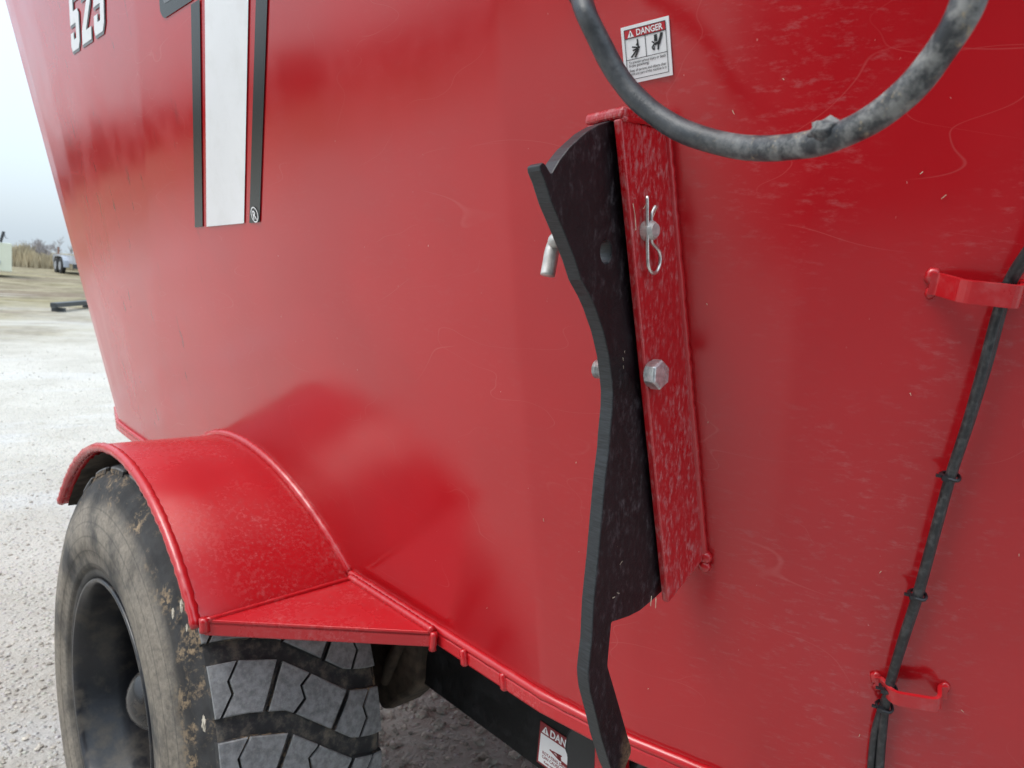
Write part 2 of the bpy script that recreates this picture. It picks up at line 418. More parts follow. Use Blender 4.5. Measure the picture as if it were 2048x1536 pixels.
def ground_mat():
    mt, nt, p = new_mat('yard_ground'); N = NT(nt)
    sp = N.n('ShaderNodeSeparateXYZ'); N.link(N.geo.outputs['Position'], sp.inputs[0])
    wob = N.math('MULTIPLY', N.math('SUBTRACT', N.noise(0.09, 4, 0.6), 0.5), 26)
    dist = N.math('ADD', sp.outputs['Y'], wob)
    # gravel: pale limestone fines with stones
    g1 = N.mix(N.ramp(N.noise(1.3, 6, 0.65), 0.3, 0.7), (0.42, 0.39, 0.335), (0.57, 0.545, 0.48))
    st = N.voro(42, None, 'Color'); std = N.voro(42)
    g1 = N.mix(N.ramp(std, 0.15, 0.5, 0.4, 0.0), g1, st)
    hs = N.n('ShaderNodeHueSaturation'); hs.inputs['Saturation'].default_value = 0.25; N.link(g1, hs.inputs['Color'])
    g1 = N.mix(0.5, hs.outputs[0], (0.50, 0.455, 0.375))
    g1 = N.mix(N.math('MULTIPLY', N.ramp(N.noise(7, 8, 0.75), 0.56, 0.70), 0.55), g1, (0.26, 0.235, 0.17))
    g1 = N.mix(N.math('MULTIPLY', N.ramp(N.noise(0.5, 4, 0.6, N.coords((1, 2.2, 1))), 0.50, 0.66), 0.5), g1, (0.56, 0.56, 0.56))
    # winter grass
    f1 = N.mix(N.ramp(N.noise(0.8, 7, 0.7), 0.32, 0.68), (0.125, 0.100, 0.060), (0.30, 0.26, 0.175))
    f1 = N.mix(N.math('MULTIPLY', N.ramp(N.noise(0.22, 4, 0.6, N.coords((0.5, 1.6, 1))), 0.50, 0.62), 0.3), f1, (0.26, 0.235, 0.095))
    f1 = N.mix(N.math('MULTIPLY', N.ramp(N.noise(0.28, 5, 0.6, N.coords((0.35, 1.8, 1), loc=(7, 4, 0))), 0.56, 0.62), 0.8), f1, (0.17, 0.125, 0.095))
    f1 = N.mix(N.math('MULTIPLY', N.ramp(N.noise(2.6, 7, 0.75), 0.42, 0.66), 0.5), f1, (0.33, 0.29, 0.20))
    f1 = N.mix(N.math('MULTIPLY', N.ramp(N.noise(3.7, 6, 0.7, N.coords(loc=(8, 3, 0))), 0.52, 0.68), 0.6), f1, (0.11, 0.09, 0.055))
    ps = N.math('MULTIPLY', N.ramp(N.noise(0.33, 5, 0.6, N.coords((0.6, 1.5, 1), loc=(1, 9, 0))), 0.50, 0.66), N.ramp(dist, 34, 24))
    f1 = N.mix(N.math('MULTIPLY', ps, 0.6), f1, (0.52, 0.51, 0.48))
    c = N.mix(N.ramp(N.math('ADD', dist, N.math('MULTIPLY', N.noise(1.1, 6, 0.7), 8)), 15, 27), g1, f1)
    N.link(c, p.inputs['Base Color']); p.inputs['Roughness'].default_value = 0.95
    p.inputs['Specular IOR Level'].default_value = 0.2
    h = N.math('ADD', N.math('MULTIPLY', N.noise(14, 8, 0.7), 1.0), N.math('MULTIPLY', N.ramp(std, 0.0, 0.5, 1.0, 0.0), 0.35))
    N.link(N.bump(h, 1.0, 0.03), p.inputs['Normal'])
    return mt
M['ground'] = ground_mat()
M['stones'] = simple('gravel_stone', (0.40, 0.37, 0.32), 0.9, 0.0, 0.45, 25, 0.5, 80)

# ------------------------------------------------------------------ terrain
def terrain(x, y):
    D = math.hypot(x, y)
    h = 0.0088 * max(0.0, D - 12) if D < 60 else 0.0088*48
    if D > 58:
        t = min(1.0, (D-58)/60); h -= 4.0 * t*t*(3-2*t)
    if D > 6:
        h += 0.05*min(1, (D-6)/10)*(mnoise.noise(Vector((x*0.12, y*0.12, 0.3))))
    return h
xs = sorted(set([-900, -600, -400, -250, -160, -110] + list(range(-90, 91, 3)) + [110, 160, 250, 400, 600, 900]))
gv = [(x, y, terrain(x, y)) for y in xs for x in xs]
nx = len(xs)
gf = [(j*nx+i, j*nx+i+1, (j+1)*nx+i+1, (j+1)*nx+i) for j in range(nx-1) for i in range(nx-1)]
ground = mesh_obj('ground', gv, gf, M['ground'], smooth=True)
tag(ground, 'pale gravel yard running out into brown winter grass', kind='structure')

# loose stones on the visible gravel
def stones():
    v = []; f = []
    ico = bmesh.new(); bmesh.ops.create_icosphere(ico, subdivisions=1, radius=1)
    iv = [x.co.copy() for x in ico.verts]; jf = [tuple(x.index for x in q.verts) for q in ico.faces]; ico.free()
    rng = random.Random(3)
    def stone(x, y, r):
        k = len(v); z = terrain(x, y)
        sx, sy, sz = r*rng.uniform(0.7, 1.3), r*rng.uniform(0.7, 1.3), r*rng.uniform(0.35, 0.75)
        a = rng.uniform(0, 6.3); ca, sa = math.cos(a), math.sin(a)
        for p in iv:
            q = rng.uniform(0.82, 1.15)
            px, py = p.x*sx*q, p.y*sy*q
            v.append((x+px*ca-py*sa, y+px*sa+py*ca, z+sz*0.35+p.z*sz*q))
        f.extend(tuple(i+k for i in t) for t in jf)
    for i in range(3600):        # beside and behind the wheel
        D = 1.9*(14/1.9)**rng.random(); az = rng.uniform(0.02, 0.36)
        stone(D*math.sin(az), D*math.cos(az), rng.choice((0.004, 0.005, 0.006, 0.008, 0.011))*rng.uniform(0.7, 1.1))
    for i in range(3400):        # under the machine
        stone(rng.uniform(0.85, 2.4), rng.uniform(1.0, 3.2), rng.choice((0.004, 0.005, 0.007, 0.009, 0.013, 0.018))*rng.uniform(0.8, 1.3))
    return v, f
sv, sf = stones()
tag(mesh_obj('gravel', sv, sf, M['stones']), 'loose pale gravel stones scattered over the yard', 'gravel', kind='stuff')

# ================================================================== the feed mixer
ZF, ZT, X0, S, XC = 0.992, 2.70, 0.802, 0.24, 2.0
mixer = empty('feed_mixer', (2.0, 1.7, 0))
tag(mixer, 'large red feed mixer wagon with sloping tub, red fender and black tyre', 'feed mixer')

def tub_columns():
    """outline corners (bottom, top), from the front middle along the near side to the rear middle"""
    cols = []
    y1 = 0.76; hs = math.radians(3.75)
    for k in range(11, -1, -1):
        ph = math.radians(3.75 + 7.5*k)
        c = []
        for z in (ZF, ZT):
            r = (XC - X0 + S*(z-ZF))/math.cos(hs)
            c.append(Vector((XC - r*math.cos(ph), y1 - r*math.sin(ph), z)))
        cols.append(c)
    pb, pt = Vector((X0, 2.36, ZF)), Vector((X0 - S*(ZT-ZF), 1.5, ZT))
    cols.append([pb.copy(), pt.copy()])
    for th, w in ((1.0, .4), (1.8, .3), (2.8, .2), (5.0, .1)):
        d = Vector((math.sin(math.radians(th)), math.cos(math.radians(th)), 0))
        pb = pb + d*0.5356*w; pt = pt + d*1.6252*w
        cols.append([pb.copy(), pt.copy()])
    sb = (XC - pb.x); st_ = (XC - pt.x)
    ang = (14, 26, 40, 55, 70, 85); tot = sum(math.sin(math.radians(a)) for a in ang)
    for a in ang:
        d = Vector((math.sin(math.radians(a)), math.cos(math.radians(a)), 0))
        pb = pb + d*(sb*0.985/tot); pt = pt + d*(st_*0.985/tot)
        cols.append([pb.copy(), pt.copy()])
    return cols
half = tub_columns()
mir = [[Vector((2*XC - p.x, p.y, p.z)) for p in c] for c in reversed(half)]
loop = half + mir                      # closed ring of corners
NL = len(loop)
# split every corner in two so that each bend is a tight radius between flat panels
tv = []; tn = []; ring_b = []
ROWS = 5
facet_n = []
for i in range(NL):
    a, b = loop[i], loop[(i+1) % NL]
    n_ = (b[0]-a[0]).cross(a[1]-a[0]).normalized()
    if n_.dot(Vector((a[0].x-XC, a[0].y-1.7, 0))) < 0: n_ = -n_
    facet_n.append(n_)
for i in range(NL):
    a, b = loop[i], loop[(i+1) % NL]
    for end in (0, 1):
        for k in range(ROWS+1):
            t = k/ROWS
            pa, pb_ = a[0].lerp(a[1], t), b[0].lerp(b[1], t)
            L = (pb_-pa).length; dd = min(0.009, L*0.3)
            tv.append(pa.lerp(pb_, dd/L) if end == 0 else pb_.lerp(pa, dd/L)); tn.append(facet_n[i])
R1 = ROWS+1
tf = []
NC = 2*NL
for c in range(NC):
    d = (c+1) % NC
    for k in range(ROWS):
        tf.append((c*R1+k, d*R1+k, d*R1+k+1, c*R1+k+1))
tub = mesh_obj('tub_wall', tv, tf, M['tub'], mixer, smooth=True)
# outward orientation
if (tub.data.polygons[0].normal.dot(tn[0])) < 0:
    tub.data.flip_normals()
tub.data.normals_split_custom_set_from_vertices([tuple(n) for n in tn])
BVH = BVHTree.FromPolygons([tuple(p) for p in tv], tf)
def hit(px, py, off=0.0):
    d = ray(px, py).normalized()
    loc, n, i, dist = BVH.ray_cast(CAM, d)
    if loc is None: return None, None
    if n.dot(d) > 0: n = -n
    return loc + n*off, n
def wall_x(y, z):
    loc, n, i, dist = BVH.ray_cast(Vector((-2, y, z)), Vector((1, 0, 0)))
    return loc.x

# top rim and floor plate
ring_top = [c[1] for c in loop]
rim_pts = ring_top + [ring_top[0], ring_top[1]]
MB().tube(rim_pts, 0.03, 8, cap=False).build('top_rim', M['redweld'], mixer, smooth=True)
def offset_loop(d, z):
    """ring of corner points pushed outwards by d at height z (near the base)"""
    out = []
    for i in range(NL):
        n1 = facet_n[i-1].copy(); n2 = facet_n[i].copy(); n1.z = n2.z = 0
        nn = (n1.normalized()+n2.normalized()).normalized()
        p = loop[i][0]; out.append(Vector((p.x+nn.x*d, p.y+nn.y*d, z)))
    return out
def dense(lp, step=0.05):
    out = []
    for a, b in zip(lp, lp[1:]+lp[:1]):
        k = max(1, int((b-a).length/step))
        for i in range(k): out.append(a.lerp(b, i/k))
    return out
FL_TOP, FL_BOT, FL_OUT = 0.990, 0.966, 0.010
lo_, hi_ = offset_loop(FL_OUT, FL_BOT), offset_loop(FL_OUT, FL_TOP)
inn_t, inn_b = offset_loop(-0.10, FL_TOP-0.002), offset_loop(-0.30, FL_BOT)
mb = MB(); n = NL
mb.add(lo_+hi_+inn_t+inn_b, [q for i in range(n) for j in [(i+1) % n] for q in (
    (i, j, n+j, n+i), (n+i, n+j, 2*n+j, 2*n+i), (3*n+j, 3*n+i, i, j)[::-1])] + [tuple(range(3*n, 4*n))])
flange = mb.build('base_flange', M['fender'], mixer, bevel=0.004)
fix_normals(flange)
# fillet weld along the flange, only where it is near
fp = [p for p in dense(offset_loop(0.004, 0.994), 0.02) if p.x < 1.35 and p.y < 3.2]
wp, wr = weld(fp, 0.0075, 0.10, 5, 0.012)
MB().tube(wp, wr, 8).build('weld_bead', M['redweld'], flange, smooth=True)
# butt welds across the flange edge
for px, py in ((931, 1300), (1011, 1346)):
    p = on_plane(px, py, (1, 0, 0), X0-FL_OUT+ (0.004 if px > 1000 else 0.0))
    q = [Vector((p.x-0.001, p.y+0.005, 0.9915)), Vector((p.x-0.002, p.y, 0.980)), Vector((p.x-0.001, p.y-0.003, 0.965))]
    MB().tube(spline(q, 4), [0.005]+[0.0075]*7+[0.005], 8).build('weld_bead', M['redweld'], flange, smooth=True)

# ------------------------------------------------------------------ fender
YW, ZW, RT_ = 1.6987, 0.5707, 0.5707       # axle line and tyre radius
FR, FZ, FX, FT = 0.6264, 0.5600, 0.4805, 0.016
a0 = math.atan2(0.990-FZ, -(1.205-YW))     # front end (angle from straight ahead, upwards)
a1 = math.pi - math.atan2(0.931-FZ, 2.195-YW)
NA = 44
outv = []; fv = []
for i in range(NA+1):
    w = a0 + (a1-a0)*i/NA
    for r in (FR, FR-FT):
        y, z = YW - r*math.cos(w), FZ + r*math.sin(w)
        xi = wall_x(y, max(z, ZF+0.002)) + 0.012
        for k in range(4):
            outv.append(Vector((FX + (xi-FX)*k/3, y, z)))
ff = []
for i in range(NA):
    A, B = i*8, (i+1)*8
    for k in range(3):
        ff.append((A+k, A+k+1, B+k+1, B+k)); ff.append((A+4+k+1, A+4+k, B+4+k, B+4+k+1))
    ff.append((A, B, B+4, A+4)); ff.append((A+3, A+7, B+7, B+3))
for A, flip in ((0, False), (NA*8, True)):
    q = [(A+k+1, A+k, A+4+k, A+5+k) for k in range(3)]
    ff += [x[::-1] if flip else x for x in q]
fender = mesh_obj('fender', outv, ff, M['fender'], mixer, smooth=False)
fix_normals(fender)
for pl in fender.data.polygons:
    pl.use_smooth = abs(pl.normal.x) < 0.2
bv = fender.modifiers.new('bevel', 'BEVEL'); bv.width = 0.003; bv.segments = 2; bv.limit_method = 'ANGLE'; bv.angle_limit = math.radians(40)
# muddy lining under the arch
lin = []; lf = []
for i in range(NA+1):
    w = a0 + 0.05 + (a1-a0-0.05)*i/NA
    for k in range(6):
        r = FR-FT-0.003-0.006*random.random()
        y, z = YW - r*math.cos(w), FZ + r*math.sin(w)
        xi = wall_x(y, max(z, ZF+0.002))
        lin.append((FX+0.012+(xi-FX-0.012)*k/5, y, z))
for i in range(NA):
    for k in range(5): lf.append((i*6+k, i*6+k+1, (i+1)*6+k+1, (i+1)*6+k))
mesh_obj('mud_lining', lin, lf, M['mud'], fender, smooth=True)
# rounded edge bar along the outer rim of the arch
lp = []
for i in range(NA+1):
    w = a0 + (a1-a0)*i/NA
    lp.append(Vector((FX-0.001, YW-(FR-FT/2+0.001)*math.cos(w), FZ+(FR-FT/2+0.001)*math.sin(w))))
wp, wr = weld(lp, 0.0110, 0.12, 9, 0.012)
MB().tube(wp, wr, 10).build('edge_bead', M['redweld'], fender, smooth=True)
# fillet weld between arch and tub
lp = []
for i in range(NA*2+1):
    w = a0 + (a1-a0)*i/NA/2
    y, z = YW-(FR+0.003)*math.cos(w), FZ+(FR+0.003)*math.sin(w)
    if z > ZF: lp.append(Vector((wall_x(y, z)-0.002, y, z)))
wp, wr = weld(lp, 0.0105, 0.16, 11, 0.007)
MB().tube(wp, wr, 8).build('weld_bead', M['redweld'], fender, smooth=True)
# the flat triangular shelf ahead of the arch
pA, pB, pC = Vector((FX, 1.205, 0.992)), on_plane(702, 1156, (0, 0, 1), 0.996), on_plane(868, 1264, (0, 0, 1), 0.994)
dz = Vector((0, 0, -0.010))
ac = (pC-pA).normalized(); nrm = Vector((-ac.y, ac.x, 0)).normalized()
if nrm.dot(pB-pA) < 0: nrm = -nrm
mb = MB().prism([pA, pB, pC], dz)
mb2 = MB().prism([pA, pC, pC+nrm*0.010, pA+nrm*0.010], (0, 0, -0.030))
shelf = mb.build('shelf', M['fender'], fender, bevel=0.002); fix_normals(shelf)
lipo = mb2.build('shelf_lip', M['fender'], fender, bevel=0.004, seg=3); fix_normals(lipo)
wp, wr = weld([pA+Vector((0.004, -0.004, 0.0)), pB+Vector((-0.004, -0.004, 0.001))], 0.0050, 0.15, 13)
MB().tube(wp, wr, 8).build('weld_bead', M['redweld'], fender, smooth=True)
wp, wr = weld([pB+Vector((-0.003, 0, 0.003)), pC+Vector((-0.002, 0, 0.003))], 0.0075, 0.15, 14)
MB().tube(wp, wr, 8).build('weld_bead', M['redweld'], fender, smooth=True)
wp, wr = weld([pA+Vector((0.001, 0, 0.003)), pA+Vector((0.002, -0.002, -0.022))], 0.0095, 0.1, 15)
MB().tube(wp, wr, 8).build('weld_bead', M['redweld'], fender, smooth=True)
wp, wr = weld([pC+Vector((-0.003, -0.004, 0.002)), pC+Vector((-0.003, -0.003, -0.032))], 0.0068, 0.15, 16)
MB().tube(wp, wr, 8).build('weld_bead', M['redweld'], fender, smooth=True)

# ------------------------------------------------------------------ wheel
XW, WT = 0.4727, 0.388
prof_rim = [(0.010, 0.300), (-0.006, 0.305), (-0.011, 0.302), (-0.010, 0.296), (0.003, 0.291), (0.020, 0.285), (0.055, 0.281), (0.075, 0.272),
            (0.13, 0.266), (0.145, 0.270), (0.150, 0.262), (0.170, 0.25), (0.182, 0.20), (0.178, 0.14), (0.170, 0.115), (0.150, 0.108),
            (0.146, 0.09), (0.146, 0.0)]
wheel = MB().lathe_x([(XW+x, r) for x, r in prof_rim], YW, ZW, 96).build('wheel', M['rim'], mixer, smooth=True)
fix_normals(wheel)
prof_t = [(0.020, 0.290), (0.004, 0.300), (-0.003, 0.306), (-0.007, 0.313), (-0.009, 0.322), (-0.0085, 0.329), (-0.014, 0.331), (-0.017, 0.345), (-0.022, 0.372),
          (-0.0235, 0.374), (-0.0245, 0.40), (-0.0235, 0.43), (-0.0215, 0.432), (-0.018, 0.457), (-0.015, 0.459), (-0.011, 0.480), (-0.008, 0.482), (-0.003, 0.503), (0.0015, 0.505),
          (0.007, 0.522), (0.015, 0.533), (0.025, 0.541)]
full = [(XW+x, r) for x, r in prof_t] + [(XW+0.030, 0.5505), (XW+0.06, 0.553), (XW+WT/2, 0.555), (XW+WT-0.06, 0.553), (XW+WT-0.030, 0.5505)] \
       + [(XW+WT-x, r) for x, r in reversed(prof_t)]
tyre = MB().lathe_x(full, YW, ZW, 128).build('tyre', M['tyre'], wheel, smooth=True)
fix_normals(tyre)
tyre.data.materials.append(M['tread_base'])
for pl in tyre.data.polygons:
    if math.hypot(pl.center.y, pl.center.z) > 0.548: pl.material_index = 1
# hub cap: a black dome deep in the dish
pr = [(0.150, 0.098), (0.100, 0.097), (0.094, 0.094), (0.090, 0.080)] + \
     [(0.090-0.062*math.sin(t), 0.074*math.cos(t)) for t in [k*math.pi/2/9 for k in range(10)]]
hub = MB().lathe_x([(XW+x+0.005, max(r, 0.0005)) for x, r in pr], YW, ZW, 48).build('hub_cap', M['hub'], wheel, smooth=True)
fix_normals(hub)
for k in range(10):
    w = 2*math.pi*k/10 + 0.2
    c = Vector((XW+0.160, YW-0.142*math.cos(w), ZW+0.142*math.sin(w)))
    MB().tube([c+Vector((0.02, 0, 0)), c+Vector((-0.018, 0, 0))], 0.016, 6).build('wheel_nut', M['hub'], wheel)

# pale lumps of dried mud on the sidewall
for px, py, rr_, sd_ in ((346, 1226, 0.0085, 1), (363, 1212, 0.010, 2), (374, 1256, 0.006, 3), (408, 1448, 0.012, 4)):
    c = on_plane(px, py, (1, 0, 0), XW-0.001)
    bmq = bmesh.new(); bmesh.ops.create_icosphere(bmq, subdivisions=3, radius=1)
    vs = [c+Vector((v_.co.x*0.25, v_.co.y*0.75, v_.co.z*1.3))*rr_*0.8*(1+0.75*mnoise.noise(v_.co*2.2+Vector((sd_*3, 0, 0)))) for v_ in bmq.verts]
    fs = [tuple(x.index for x in q.verts) for q in bmq.faces]; bmq.free()
    mesh_obj('mud_lump', vs, fs, M['pebble'], wheel)
# tread: 26 lugs of six blocks
NLUG = 26
VC = [(0, 0), (.16, .006), (.39, .027), (.55, .068), (.78, .128), (.92, .140), (1.0, .143)]
def vc(u):
    u = max(0, min(1, u))
    for (a, b), (c, d) in zip(VC, VC[1:]):
        if u <= c: return b + (d-b)*(u-a)/(c-a)
    return VC[-1][1]
LH = 0.096
bounds = [(0, 0, 0, 0), (.16, -.13, .007, 1), (.395, -.13, .016, 0), (.56, -.13, .007, 1), (.785, -.13, .013, 0), (.93, -.10, .007, 1), (1.0, 0, 0, 0)]
def edge(bd, fr, side):
    u = bd[0] + bd[1]*fr + side*bd[2]
    if bd[3]:
        u += {0.0: 0, 0.35: -.022, 0.6: .022, 1.0: 0}[fr]*1.0
    return u
FRS = (0.0, 0.35, 0.6, 1.0)
def crown(u): return RT_ - 0.0015 - 0.009*abs(2*u-1)**5
block_mesh = []
for b in range(6):
    L, Rr = bounds[b], bounds[b+1]
    poly = [(edge(L, f, +1), f) for f in FRS] + [(edge(Rr, f, -1), f) for f in reversed(FRS)]
    mids = [((poly[0][0]*(1-t)+poly[-1][0]*t), 0.0) for t in (0.66, 0.33)]
    midb = [((poly[3][0]*(1-t)+poly[4][0]*t), 1.0) for t in (0.33, 0.66)]
    poly = poly[:4] + midb + poly[4:] + mids
    uc = sum(p[0] for p in poly)/len(poly)
    vcn = sum(p[1] for p in poly)/len(poly)
    rings = []
    for ins, dr in ((-0.02, None), (0.0, -0.0035), (0.045, 0.0)):
        r_ = []
        for u, f in poly:
            uu = u + (uc-u)*ins*1.3; fr = f + (vcn-f)*ins
            r = 0.546 if dr is None else crown(u)+dr
            v = vc(u) + fr*LH - 0.12
            th = -v/RT_
            x = XW + 0.028 + uu*(WT-0.052)
            if dr is None: x += 0.002*(1 if u > .5 else -1)*(1 if u in (0, 1.0) else 0)
            r_.append(Vector((x, -r*math.cos(th), r*math.sin(th))))
        rings.append(r_)
    np_ = len(poly); vv = [p for r_ in rings for p in r_]
    fcs = [tuple(range(2*np_, 3*np_))]
    for q in range(2):
        for i in range(np_):
            j = (i+1) % np_
            fcs.append((q*np_+i, q*np_+j, (q+1)*np_+j, (q+1)*np_+i))
    me = bpy.data.meshes.new('tread_block')
    me.from_pydata([tuple(p) for p in vv], [], fcs); me.materials.append(M['tread']); me.materials.append(M['tyre'])
    for q_ in range(1, 1+np_): me.polygons[q_].material_index = 1
    bm = bmesh.new(); bm.from_mesh(me); bmesh.ops.recalc_face_normals(bm, faces=bm.faces)
    bmesh.ops.triangulate(bm, faces=[f_ for f_ in bm.faces if len(f_.verts) > 4]); bm.to_mesh(me); bm.free()
    block_mesh.append(me)
axle = Vector((0, YW, ZW))
for k in range(NLUG):
    for b in range(6):
        o = bpy.data.objects.new('tread_block', block_mesh[b])
        put(o, wheel, axle)
        o.rotation_euler = (-2*math.pi*k/NLUG - 0.143, 0, 0)
# pebbles wedged in the tread
def pebble_at(u, v, r, seed):
    rng = random.Random(seed); th = -v/RT_
    bmq = bmesh.new(); bmesh.ops.create_icosphere(bmq, subdivisions=2, radius=1)
    c = Vector((XW+0.028+u*(WT-0.052), YW-(RT_-0.006)*math.cos(th), ZW+(RT_-0.006)*math.sin(th)))
    sx, sy, sz = rng.uniform(.6, .8), rng.uniform(.7, 1.), rng.uniform(.9, 1.5)
    vs = []
    for q in bmq.verts:
        w = 1+0.18*mnoise.noise(q.co*1.7+Vector((seed, 0, 0)))
        vs.append(c+Vector((q.co.x*sx*w, q.co.y*sy*w, q.co.z*sz*w))*r)
    fs = [tuple(x.index for x in q.verts) for q in bmq.faces]; bmq.free()
    mesh_obj('pebble', vs, fs, M['pebble'], wheel, smooth=True)
M_PEB = []

# ------------------------------------------------------------------ chassis under the tub
mb = MB().box((0.95, -0.2, 0.729), (1.08, 2.9, 0.963))
frame = mb.build('frame_beam', M['frame'], mixer, bevel=0.006)
mb = MB().box((2.92, -0.2, 0.729), (3.05, 2.9, 0.963))
mb.build('frame_beam', M['frame'], mixer, bevel=0.006)
# the axle with its mud-caked hanger
ax = MB().tube([(0.66, YW, ZW), (3.34, YW, ZW)], 0.075, 20).build('axle', M['mud'], mixer, smooth=True)
poly = []
for px, py in ((700, 1180), (850, 1240), (838, 1330), (836, 1372), (818, 1392), (798, 1402), (778, 1420), (762, 1421), (750, 1396), (735, 1330)):
    poly.append(on_plane(px, py, (1, 0, 0), 0.93))
poly = [Vector((p.x, p.y, min(p.z, 0.963))) for p in poly]
hang = MB().prism(poly, (0.10, 0, 0)).build('axle_hanger', M['mud'], mixer, bevel=0.012, seg=3)
fix_normals(hang)
mb = MB()
q0 = on_plane(800, 1310, (1, 0, 0), 0.925)
mb.tube([q0+Vector((0, -0.02, 0.07)), q0+Vector((0, 0.03, -0.03)), q0+Vector((0, 0.05, -0.09))], [0.012, 0.016, 0.010], 8)
mb.build('mud_clod', M['mud'], mixer, smooth=True)
# gearbox bulk below the floor, closing the view between the beams
MB().box((1.5, 0.6, 0.62), (2.5, 1.4, 0.963)).build('gearbox', M['frame'], mixer, bevel=0.03)
# wheel on the far side
w2 = MB().lathe_x([(3.14+x, r) for x, r in [(0.0, 0.29), (-0.02, 0.35), (-0.02, 0.45), (0.02, 0.55), (0.06, 0.57), (0.32, 0.57), (0.36, 0.55), (0.40, 0.45), (0.40, 0.35), (0.38, 0.29), (0.2, 0.27), (0.2, 0.001)]], YW, ZW, 64)
w2.build('wheel', M['tyre'], mixer, smooth=True)
# drawbar and jack foot at the front, behind the camera's right edge
MB().box((1.86, -2.6, 0.74), (2.14, 0.5, 0.90)).build('drawbar', M['fender'], mixer, bevel=0.01)
MB().box((1.93, -2.2, 0.0), (2.07, -2.06, 0.76)).build('jack_stand', M['frame'], mixer, bevel=0.008)

# ------------------------------------------------------------------ text and flat print
def text_2d(body, size, bold=0.0):
    cu = bpy.data.curves.new('t', 'FONT'); cu.body = body; cu.size = size; cu.offset = bold; cu.resolution_u = 3
    o = bpy.data.objects.new('t', cu); COL.objects.link(o)
    dg = bpy.context.evaluated_depsgraph_get()
    me = o.evaluated_get(dg).to_mesh()
    v = [(p.co.x, p.co.y) for p in me.vertices]; f = [tuple(q.vertices) for q in me.polygons]
    o.evaluated_get(dg).to_mesh_clear()
    bpy.data.objects.remove(o); bpy.data.curves.remove(cu)
    return v, f
def shape_2d(poly, offset=0.0):
    cu = bpy.data.curves.new('t', 'CURVE'); cu.dimensions = '2D'; cu.fill_mode = 'BOTH'; cu.offset = offset
    sp = cu.splines.new('POLY'); sp.points.add(len(poly)-1); sp.use_cyclic_u = True
    for q, (x, y) in zip(sp.points, poly): q.co = (x, y, 0, 1)
    o = bpy.data.objects.new('t', cu); COL.objects.link(o)
    dg = bpy.context.evaluated_depsgraph_get()
    me = o.evaluated_get(dg).to_mesh()
    v = [(p.co.x, p.co.y) for p in me.vertices]; f = [tuple(q.vertices) for q in me.polygons]
    o.evaluated_get(dg).to_mesh_clear()
    bpy.data.objects.remove(o); bpy.data.curves.remove(cu)
    return v, f
class Sheet:
    """a flat printed sheet: origin, unit axes and normal"""
    def __init__(s, O, ex, ey):
        s.O, s.ex, s.ey = O, ex, ey; s.n = ex.cross(ey).normalized()
        if s.n.dot(CAM-O) < 0: s.n = -s.n
    def P(s, x, y, off): return s.O + s.ex*x + s.ey*y + s.n*off
    def put(s, name, vf, mat, parent, off, dx=0, dy=0, sx=1, sy=1):
        v, f = vf
        return mesh_obj(name, [s.P(dx+x*sx, dy+y*sy, off) for x, y in v], f, mat, parent)
    def rect(s, name, x0, y0, x1, y1, mat, parent, off, th=0.0):
        if th:
            q = [s.P(*c, off) for c in ((x0, y0), (x1, y0), (x1, y1), (x0, y1))]
            return fix_normals(MB().prism(q, -s.n*th).build(name, mat, parent))
        return mesh_obj(name, [s.P(*c, off) for c in ((x0, y0), (x1, y0), (x1, y1), (x0, y1))], [(0, 1, 2, 3)], mat, parent)
def stroke(pts, w):
    """thick 2-D polyline as quads"""
    v = []; f = []
    for (x0, y0), (x1, y1) in zip(pts, pts[1:]):
        d = math.hypot(x1-x0, y1-y0) or 1; nx_, ny_ = -(y1-y0)/d*w/2, (x1-x0)/d*w/2
        k = len(v); v += [(x0+nx_, y0+ny_), (x0-nx_, y0-ny_), (x1-nx_, y1-ny_), (x1+nx_, y1+ny_)]; f.append((k, k+1, k+2, k+3))
    return v, f
def join2(*vf):
    v = []; f = []
    for a, b in vf:
        k = len(v); v += list(a); f += [tuple(i+k for i in q) for q in b]
    return v, f
def tx(vf, dx, dy, s=1.0):
    return [(x*s+dx, y*s+dy) for x, y in vf[0]], vf[1]
def sheet_px(p00, p10, p01, ortho=True):
    """sheet frame on the tub from three photo pixels: lower left, lower right, upper left; returns (sheet, width, height)"""
    a, _ = hit(*p00); b, _ = hit(*p10); c, _ = hit(*p01)
    ex = (b-a); W = ex.length; ex.normalize()
    ey = (c-a); ey = ey - ex*ey.dot(ex)*(1 if ortho else 0); Hh = ey.length; ey.normalize()
    return Sheet(a, ex, ey), W, Hh

# warning label on the tub
sh, LW, LHt = sheet_px((1253, 170), (1347, 150), (1246, 56))
lab = sh.rect('warning_label', 0, 0, LW, LHt, M['decal_white'], mixer, 0.0025, 0.0015)
tag(lab, 'white and red DANGER label above the bracket')
b_ = LW*0.07
x0, x1, y0, y1 = b_, LW-b_, b_, LHt-b_
yh, ym = y1-(y1-y0)*0.175, y0+(y1-y0)*0.40
lw = LW*0.012
sh.rect('print_band', x0, yh, x1, y1, M['decal_red'], lab, 0.0029)
bord = join2(stroke([(x0, y0), (x1, y0)], lw), stroke([(x0, y1), (x1, y1)], lw), stroke([(x0, y0), (x0, y1)], lw), stroke([(x1, y0), (x1, y1)], lw),
             stroke([(x0, yh), (x1, yh)], lw), stroke([(x0, ym), (x1, ym)], lw), stroke([((x0+x1)/2, ym), ((x0+x1)/2, yh)], lw))
sh.put('print_border', bord, M['decal_black'], lab, 0.0031)
bh = y1-yh
sh.put('print_word', text_2d('DANGER', bh*0.98, bh*0.02), M['decal_white'], lab, 0.0033, x0+LW*0.25, yh+bh*0.17, 0.86, 1.0)
